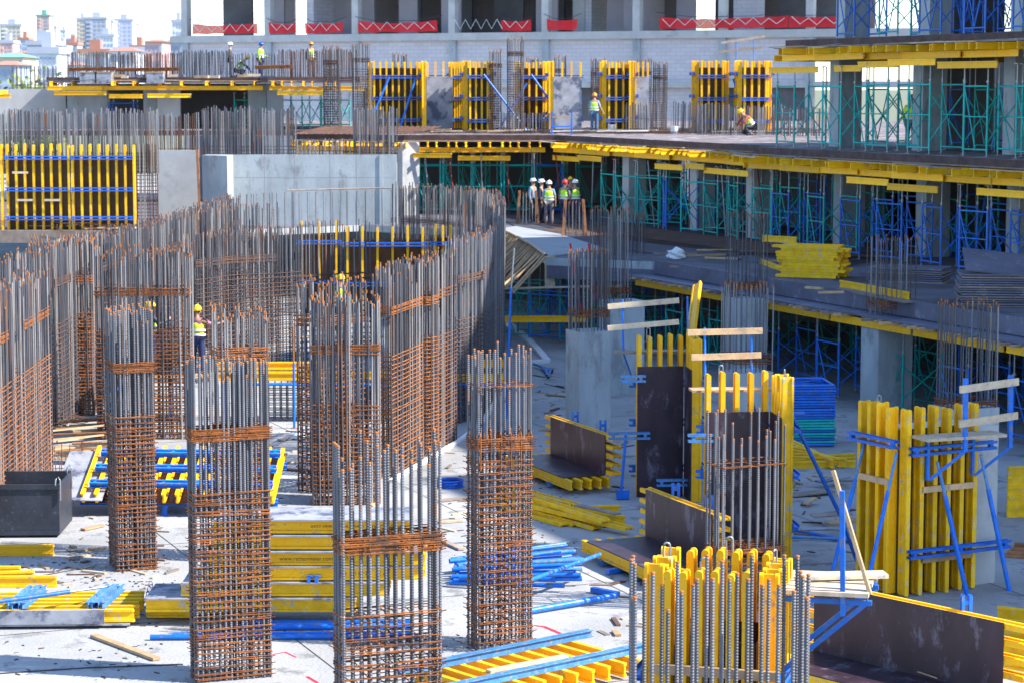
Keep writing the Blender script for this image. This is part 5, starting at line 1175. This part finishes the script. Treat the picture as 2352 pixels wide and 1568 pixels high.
block('white block glimpsed left of the frame building', 396, 420, 52, 900, 12, 'c_white', 12, 3); block('pink house with a hipped roof left of the frame building', 332, 372, 96, 500, 12, 'c_pink', 6, 4, 'hip', 'c_roof'); block('pale blue house with a tiled roof beside the pink one', 368, 420, 98, 520, 12, 'c_blue', 6, 5, 'hip', 'c_roof')
block('white house with red tiled roof below the dark grey tower', 250, 310, 118, 480, 12, 'c_white', 5, 5, 'hip', 'c_roof'); block('white apartment house with many windows at far left', 66, 130, 124, 420, 12, 'c_white', 7, 6, 'flat', 'c_grey'); block('grey house with a tiled roof behind the far left bars', 30, 68, 122, 470, 12, 'c_grey', 6, 4, 'hip', 'c_roof')
block('cream house with a green roof at the far left edge', -20, 50, 132, 400, 12, 'c_cream', 6, 6, 'hip', 'c_green'); block('bluish house at the far left edge below the cream one', -30, 34, 150, 360, 12, 'c_blue', 5, 5, 'hip', 'c_roof'); block('mixed grey block below the tan tower', 62, 122, 104, 620, 12, 'c_grey', 8, 7); block('grey house behind the left bars', 130, 180, 150, 430, 12, 'c_blue', 6, 5, 'hip', 'c_roof'); block('long low pale block behind the bars', 180, 420, 146, 560, 14, 'c_white', 6, 16, 'flat', 'c_grey'); block('small block between the cream and tan towers', 150, 182, 92, 1500, 16, 'c_pink', 14, 4)
for k, (xa, xb, yt, Y, c, lb) in enumerate(((44, 66, 92, 1100, 'c_blue', 'bluish block right of the cream tower'), (128, 152, 112, 900, 'c_lav', 'lavender block behind the white apartment house'), (152, 178, 104, 980, 'c_grey', 'grey block left of the dark fronted tower'), (222, 262, 84, 1150, 'c_white', 'pale block filling between the dark fronted and lavender towers'), (300, 334, 112, 800, 'c_blue', 'bluish block right of the skyline cluster'), (0, 30, 100, 900, 'c_pink', 'pinkish block below the cream tower'), (180, 250, 122, 700, 'c_cream', 'cream mid rise below the dark fronted tower'))):
    block(lb, xa, xb, yt, Y, 12, c, 12, max(3, (xb-xa)//8), 'flat', 'c_grey' if k % 2 else 'c_roof')
# tree by the houses
def tree(label, x, y, Y, h, wd):
    base = Vector((XA(x, Y, 3), Y, 0)); t = thing('tree', label, 'tree', base); b = MB(); b.tube((0, 0, 0), (.2, 0, h*.6), .22, 7, 0, True, .1)
    for k in range(6): a = k*1.05; b.tube((.1, 0, h*(.3+.05*k)), (math.cos(a)*wd*.35, math.sin(a)*wd*.35, h*(.6+.04*k)), .07, 5)
    obj('trunk', b, 'wood_grey', t); b = MB()
    for k in range(1400):
        c = Vector((random.gauss(0, .32), random.gauss(0, .32), random.gauss(0, .25))); c = Vector((c.x*wd, c.y*wd, h*.68+c.z*h*.7)); a = Vector((U(-1, 1), U(-1, 1), U(-1, 1))).normalized()*.22; e = a.orthogonal().normalized()*.2
        b.add([c-a-e, c+a-e, c+a+e, c-a+e], [(0, 1, 2, 3)])
    obj('crown', b, 'leaf', t, stuff=True)
tree('green tree before the houses at far left', 58, 175, 200, 8.0, 3.6); tree('second green tree behind the thin bars at far left', 100, 178, 210, 7.4, 3.0)

# ================================================================== people
def skin_obj(name, J, E, rad, m, parent, sub=1):
    names = list(rad.keys()); idx = {n: i for i, n in enumerate(names)}
    me = bpy.data.meshes.new(name); me.from_pydata([J[n] for n in names], [(idx[a], idx[c]) for a, c in E if a in idx and c in idx], [])
    me.materials.append(MAT[m]); o = bpy.data.objects.new(name, me); COL.objects.link(o); o.parent = parent
    md = o.modifiers.new('skin', 'SKIN'); md.use_smooth_shade = True
    me.skin_vertices or None
    lay = me.skin_vertices[0].data if len(me.skin_vertices) else None
    for n, i in idx.items():
        r = rad[n]; lay[i].radius = r if isinstance(r, tuple) else (r, r); lay[i].use_root = (i == 0)
    s = o.modifiers.new('sub', 'SUBSURF'); s.levels = sub; s.render_levels = sub
    return o
STAND = dict(pelvis=(0, 0, .95), belly=(0, 0, 1.1), chest=(0, .01, 1.3), neck=(0, 0, 1.46), jaw=(0, -.02, 1.54), head=(0, -.015, 1.63), crown=(0, 0, 1.70), nose=(0, -.115, 1.60),
    sl=(.17, .01, 1.39), el=(.24, .04, 1.12), wl=(.25, -.04, .88), pl=(.25, -.07, .80), sr=(-.17, .01, 1.39), er=(-.24, .04, 1.12), wr=(-.25, -.04, .88), pr=(-.25, -.07, .80),
    hl=(.09, 0, .90), kl=(.11, -.02, .50), al=(.12, .03, .10), tl=(.13, -.13, .04), hr=(-.09, 0, .90), kr=(-.11, -.02, .50), ar=(-.12, .03, .10), tr=(-.13, -.13, .04))
ED = [('pelvis', 'belly'), ('belly', 'chest'), ('chest', 'neck'), ('neck', 'jaw'), ('jaw', 'head'), ('head', 'crown'), ('head', 'nose')]
for s in 'lr':
    ED += [('chest', 's'+s), ('s'+s, 'e'+s), ('e'+s, 'w'+s), ('w'+s, 'p'+s), ('pelvis', 'h'+s), ('h'+s, 'k'+s), ('k'+s, 'a'+s), ('a'+s, 't'+s)]
    ED += [('p'+s, 'f%d%s' % (k, s)) for k in range(5)]
def person(label, loc, rot, helmet='white', shirt='cloth_dark', legs='cloth_navy', vest='vest', pose=None, group=None, bare=False):
    t = thing('person', label, 'person', loc, rot, group); J = dict(STAND); J.update(pose or {})
    for s, sg in (('l', 1), ('r', -1)):
        w_, p = Vector(J['w'+s]), Vector(J['p'+s]); d = (p-w_).normalized(); side = d.cross(Vector((sg, .2, .1))).normalized()
        for k, (of, ln) in enumerate(((-.034, .07), (-.012, .085), (.01, .08), (.03, .065), (-.055, .035))): J['f%d%s' % (k, s)] = tuple(p+side*of+d*ln+Vector((-sg*.015, 0, 0)))
    rad = dict(pelvis=(.15, .11), belly=(.135, .10), chest=(.16, .11), neck=.055, jaw=(.062, .07), head=(.082, .095), crown=(.06, .07), nose=.012)
    for s in 'lr':
        rad.update({'s'+s: .06, 'e'+s: .042, 'w'+s: .03, 'p'+s: (.04, .022), 'h'+s: .085, 'k'+s: .058, 'a'+s: .04, 't'+s: .035}); rad.update({'f%d%s' % (k, s): .009 for k in range(5)})
    skin_obj('body', J, ED, rad, 'skin', t)
    tr = dict(pelvis=(.17, .13)); [tr.update({'h'+s: .105, 'k'+s: .078, 'a'+s: .066}) for s in 'lr']; skin_obj('trousers', J, ED, tr, legs, t)
    sh = dict(belly=(.16, .125), chest=(.178, .13), pelvis=(.16, .122)); [sh.update({'s'+s: .075, 'e'+s: .056}) for s in 'lr']
    if not bare: [sh.update({'w'+s: .042}) for s in 'lr']
    skin_obj('shirt', J, ED, sh, shirt, t)
    if vest:
        J2 = dict(J); c, pv = Vector(J['chest']), Vector(J['pelvis']); nk = Vector(J['neck']); J2['top'] = tuple(c.lerp(nk, .45)); J2['mid'] = tuple(c.lerp(pv, .5))
        vo = skin_obj('vest', J2, [('pelvis', 'mid'), ('mid', 'chest'), ('chest', 'top')], dict(pelvis=(.20, .16), mid=(.195, .155), chest=(.225, .16), top=(.16, .115)), vest, t)
        ax = (c-pv).normalized(); xx = (Vector(J['sl'])-Vector(J['sr'])).normalized(); yy = ax.cross(xx)
        for f in (.22, .55):
            b = MB(); cc = pv.lerp(c, f); pts = [cc+xx*(.212*math.cos(R(a)))+yy*(.168*math.sin(R(a))) for a in range(0, 360, 24)]
            n = len(pts); vs = [p-ax*.028 for p in pts]+[p+ax*.028 for p in pts]; b.add(vs, [(i, (i+1) % n, n+(i+1) % n, n+i) for i in range(n)], 0, True); obj('reflective_band', b, 'reflective', vo)
    for s in 'lr': skin_obj('boot', J, [('a'+s, 't'+s)], {'a'+s: .06, 't'+s: .05}, 'cloth_dark', t)
    hd, ck = Vector(J['head']), Vector(J['crown']); jw = Vector(J['jaw']); ax = (ck-jw).normalized(); fw = (Vector(J['nose'])-hd); fw = (fw-ax*fw.dot(ax)).normalized()
    M = frame(hd+ax*.025, ax, fw*-1)
    hb = MB(); n = 14; rings = []
    for k in range(6):
        a = R(k*17.5); rings.append([(.118*math.cos(a)*math.cos(R(j*360/n)), .14*math.cos(a)*math.sin(R(j*360/n)), .125*math.sin(a)) for j in range(n)])
    vs = sum(rings, []); hb.add(vs, [(k*n+j, k*n+(j+1) % n, (k+1)*n+(j+1) % n, (k+1)*n+j) for k in range(5) for j in range(n)], 0, True); hb.add(rings[-1], [tuple(range(n))], 0)
    br = [(.132*math.cos(R(j*360/n)), (.15 if math.sin(R(j*360/n)) > 0 else .195)*math.sin(R(j*360/n)), -.012) for j in range(n)]
    hb.add(rings[0]+br, [(j, n+j, n+(j+1) % n, (j+1) % n) for j in range(n)]+[((j+1) % n, n+(j+1) % n, n+j, j) for j in range(n)], 0, True); hb.box(-.012, .012, -.1, .11, .1, .128)
    obj('helmet', hb, 'helmet_'+helmet, t, M)
    obj('hair', MB().tube((0, .012, -.03), (0, .012, .03), .098, 10, 0, True, .1), 'hair', t, M)
    b = MB()
    for s in (-.034, .034): b.box(s-.011, s+.011, -.112, -.092, -.035, -.022)
    obj('eyes', b, 'hair', t, M); b = MB()
    for s in (-.095, .095): b.box(s-.012, s+.012, -.0, .045, -.075, -.01)
    obj('ears', b, 'skin', t, M)
    return t
def gp(x, y, z): return G(x, y, z)
person('worker in a light blue shirt and white helmet, leftmost of the standing group', gp(1224, 511, Z1)[:], R(60), 'white', 'cloth_blue', 'cloth_dark', None)
person('worker in dark overalls and white helmet, second from left in the group', gp(1243, 514, Z1)[:], R(80), 'white', 'cloth_dark', 'cloth_dark', None)
person('worker in a green vest and grey trousers with white helmet, seen from behind', gp(1261, 518, Z1)[:], R(175), 'white', 'cloth_blue', 'cloth_grey', 'vest', bare=True)
person('worker in a green vest with a red helmet in the standing group', gp(1297, 515, Z1)[:], R(150), 'red', 'cloth_grey', 'cloth_navy', 'vest', bare=True)
person('worker with yellow helmet half hidden at the back of the group', gp(1310, 506, Z1)[:], R(20), 'yellow', 'cloth_dark', 'cloth_dark', None)
person('worker in a green vest with a grey hood and white helmet, rightmost of the group', gp(1321, 515, Z1)[:], R(200), 'white', 'cloth_dark', 'cloth_navy', 'vest')
o = person('worker in jeans, green vest and orange helmet on the second deck', (XA(1365, 103, 6.3), 103, Z2), R(165), 'orange', 'cloth_blue', 'cloth_jeans', 'vest', dict(er=(-.27, .02, 1.14), wr=(-.36, -.1, .95), pr=(-.39, -.14, .88)), bare=True)
KNEEL = dict(pelvis=(0, .1, .42), belly=(0, .0, .58), chest=(0, -.16, .74), neck=(0, -.3, .86), jaw=(0, -.37, .92), head=(0, -.42, .98), crown=(0, -.44, 1.05), nose=(0, -.52, .93), sl=(.17, -.2, .80), sr=(-.17, -.2, .80), el=(.24, -.38, .58), er=(-.24, -.38, .58), wl=(.15, -.56, .40), wr=(-.15, -.56, .40), pl=(.12, -.6, .33), pr=(-.12, -.6, .33),
    hl=(.1, .08, .38), hr=(-.1, .08, .38), kl=(.14, -.3, .36), kr=(-.14, -.3, .12), al=(.14, -.1, .08), ar=(-.13, .15, .08), tl=(.14, -.24, .04), tr=(-.13, .22, .04))
person('kneeling worker in a yellow vest and red sleeves on the second deck', (XA(1722, 97, 6.3), 97, Z2), R(-70), 'yellow', 'cloth_red', 'cloth_dark', 'vest_yellow', KNEEL)
person('worker in a yellow vest under the third deck at right, before a bright opening', (XA(2090, 74.5, 6.3), 74.5, Z2), R(140), 'orange', 'vest_yellow', 'cloth_grey', 'vest_yellow')
person('worker with blue helmet and lime vest on the far left deck', (XA(600, 116.8, 9), 116.8, ZL), R(70), 'blue', 'vest', 'cloth_navy', 'vest', dict(wl=(.2, -.3, 1.05), pl=(.2, -.36, 1.02)))
person('worker with orange helmet and lime vest at the right of the far left deck', (XA(714, 116, 9), 116.2, ZL), R(30), 'orange', 'cloth_dark', 'cloth_brown', 'vest')
person('worker in brown clothes on the far left deck beside the bars', (XA(528, 117, 9), 117.2, ZL), R(100), 'white', 'cloth_brown', 'cloth_brown', None)
person('crouching worker in lime vest on the far left deck', (XA(548, 117, 9), 117, ZL), R(90), 'yellow', 'cloth_dark', 'cloth_dark', 'vest', KNEEL)
REACH = dict(chest=(0, -.03, 1.3), el=(.34, -.12, 1.30), wl=(.52, -.22, 1.34), pl=(.6, -.25, 1.36), er=(-.34, -.10, 1.28), wr=(-.5, -.2, 1.30), pr=(-.57, -.24, 1.32))
person('worker in lime vest and mauve sleeves with arms spread among the ramp bars', (XA(452, 57.6, 2), 57.7, 1.10), R(165), 'yellow', 'cloth_mauve', 'cloth_navy', 'vest_yellow', REACH)
person('worker in lime vest seen through the bars left of the spread arms', (XA(346, 58.6, 2), 58.6, 1.1), R(120), 'yellow', 'cloth_dark', 'cloth_navy', 'vest', dict(er=(-.3, -.15, 1.2), wr=(-.25, -.35, 1.3), pr=(-.24, -.42, 1.33)))
person('worker in yellow helmet and vest inside the ramp before the yellow forms', (XA(783, 66, 3), 66, 1.2), R(170), 'yellow', 'cloth_dark', 'cloth_dark', 'vest_yellow')
person('worker with yellow helmet above the left ramp bars', (XA(140, 64, 3), 64, 2.35), R(60), 'yellow', 'vest_yellow', 'cloth_dark', 'vest_yellow')
person('worker in a blue shirt behind the cage beside the skip', (XA(260, 50.5, 1), 50.5, .0), R(90), 'blue', 'cloth_blue', 'cloth_navy', None, bare=True)
# the platform they stand on
t = thing('working_platform', 'plank platform on trestles inside the ramp where workers tie bars', 'platform', (XA(400, 58.2), 58.2, 0))
for k in range(3): obj('board', MB().box(-1.7, 1.6, -.9+k*.3, -.63+k*.3, 1.05, 1.09), 'wood', t)
for x in (-1.5, 0, 1.4): obj('trestle', MB().tube((x, -.8, 0), (x, -.75, 1.05), .03, 6).tube((x, -.15, 0), (x, -.2, 1.05), .03, 6).tube((x, -.85, 1.02), (x, -.1, 1.02), .03, 6), 'blue', t)
t = thing('working_platform', 'plank platform inside the ramp before the yellow forms', 'platform', (XA(783, 66), 66, 0))
for k in range(2): obj('board', MB().box(-1.2, 1.2, -.3+k*.3, -.03+k*.3, 1.15, 1.19), 'wood', t)
for x in (-1, 1): obj('trestle', MB().tube((x, -.25, 0), (x, -.2, 1.15), .03, 6).tube((x, .25, 0), (x, .2, 1.15), .03, 6), 'blue', t)
t = thing('working_platform', 'plank platform at the left edge behind the ramp bars', 'platform', (XA(140, 64), 64, 0))
for k in range(2): obj('board', MB().box(-1.2, 1.2, -.3+k*.3, -.03+k*.3, 2.3, 2.34), 'wood', t)
for x in (-1, 1): obj('trestle', MB().tube((x, -.25, 0), (x, -.2, 2.3), .03, 6).tube((x, .25, 0), (x, .2, 2.3), .03, 6), 'blue', t)

# the deck corner at the far left edge
for k in range(4): loose_beam('yellow beam jutting at the far left picture edge below the pale wall, '+ORD[k], (XA(-30+k*14, 112, 7), 112.6, zat(213, 112)), (XA(-26+k*14, 112, 7), 110.4, zat(213, 112)))
loose_beam('long yellow beam under the jutting ends at the far left picture edge', (XA(-80, 111, 7), 111, zat(221, 111)), (XA(26, 111, 7), 111, zat(221, 111)))

# pour joints, offcuts and rubble on the ground
b = MB()
for i in range(-4, 7):
    a = gu*(i*6.0)+Vector((-4, 36, .003)); c = a+gv*34-gu*0; d = (c-a).normalized(); e = Vector((-d.y, d.x, 0))*.012; a = a-gv*14
    b.add([a-e, c-e, c+e, a+e], [(0, 1, 2, 3)])
for i in range(-2, 6):
    a = gv*(i*6.0)+Vector((-4, 36, .0035))-gu*16; c = a+gu*34; d = (c-a).normalized(); e = Vector((-d.y, d.x, 0))*.012
    b.add([a-e, c-e, c+e, a+e], [(0, 1, 2, 3)])
o = obj('pour_joints', b, 'wire'); o['kind'] = 'stuff'; tag(o, 'thin dark joints between the pours of the concrete floor', 'joints')
b = MB()
for k in range(150):
    x, y = random.choice(((U(0, 240), U(1255, 1345)), (U(640, 720), U(985, 1130)), (U(1010, 1090), U(1040, 1260)), (U(1240, 1480), U(990, 1130)), (U(1800, 1960), U(1090, 1290)), (U(180, 420), U(1190, 1330)), (U(1230, 1300), U(860, 960)), (U(1380, 1500), U(1320, 1500))))
    p = G(x, y, 0); a = U(0, 6.28); L = U(.05, .28); ww = U(.015, .05)
    b.box(-L, L, -ww, ww, 0, U(.01, .04), random.choice((0, 1, 2, 3)), T(p.x, p.y, .002) @ RZ(a))
o = obj('offcuts', b, ['wood', 'wood_grey', 'rust_far', 'wood_pale']); o['kind'] = 'stuff'; tag(o, 'offcuts of wood and bent steel littering the floor between the stacks', 'rubble')
for k, (x0, y0, x1, y1, m_) in enumerate(((640, 1010, 715, 1000, 'wood_grey'), (645, 1075, 722, 1082, 'rust_far'), (1000, 1150, 1085, 1140, 'wood_grey'), (1005, 1235, 1060, 1260, 'wood_grey'), (1240, 985, 1300, 990, 'wood'), (1255, 905, 1330, 912, 'wood'), (850, 1150, 880, 1180, 'wood'), (190, 1215, 235, 1205, 'wood'))):
    stick('plank', ('grey plank on the floor before the mesh kerb', 'rusty flat bar by the table form end', 'grey plank beside the coil of hose', 'short grey plank left of the hooked cage', 'plank behind the lying dark formwork', 'plank on the floor before the left grey column', 'short plank at the wide cage column', 'plank right of the skip')[k], 'plank', G(x0, y0, .03), G(x1, y1, .03), .12, .035, m_)
o = obj('plastic_bag', bpy.data.objects['plastic_bag'].data); o.location = G(690, 1008, 0)+Vector((0, 0, .08)); o.scale = (1, .8, .5); tag(o, 'white sheet of paper and rags on the floor before the mesh kerb', 'bag')
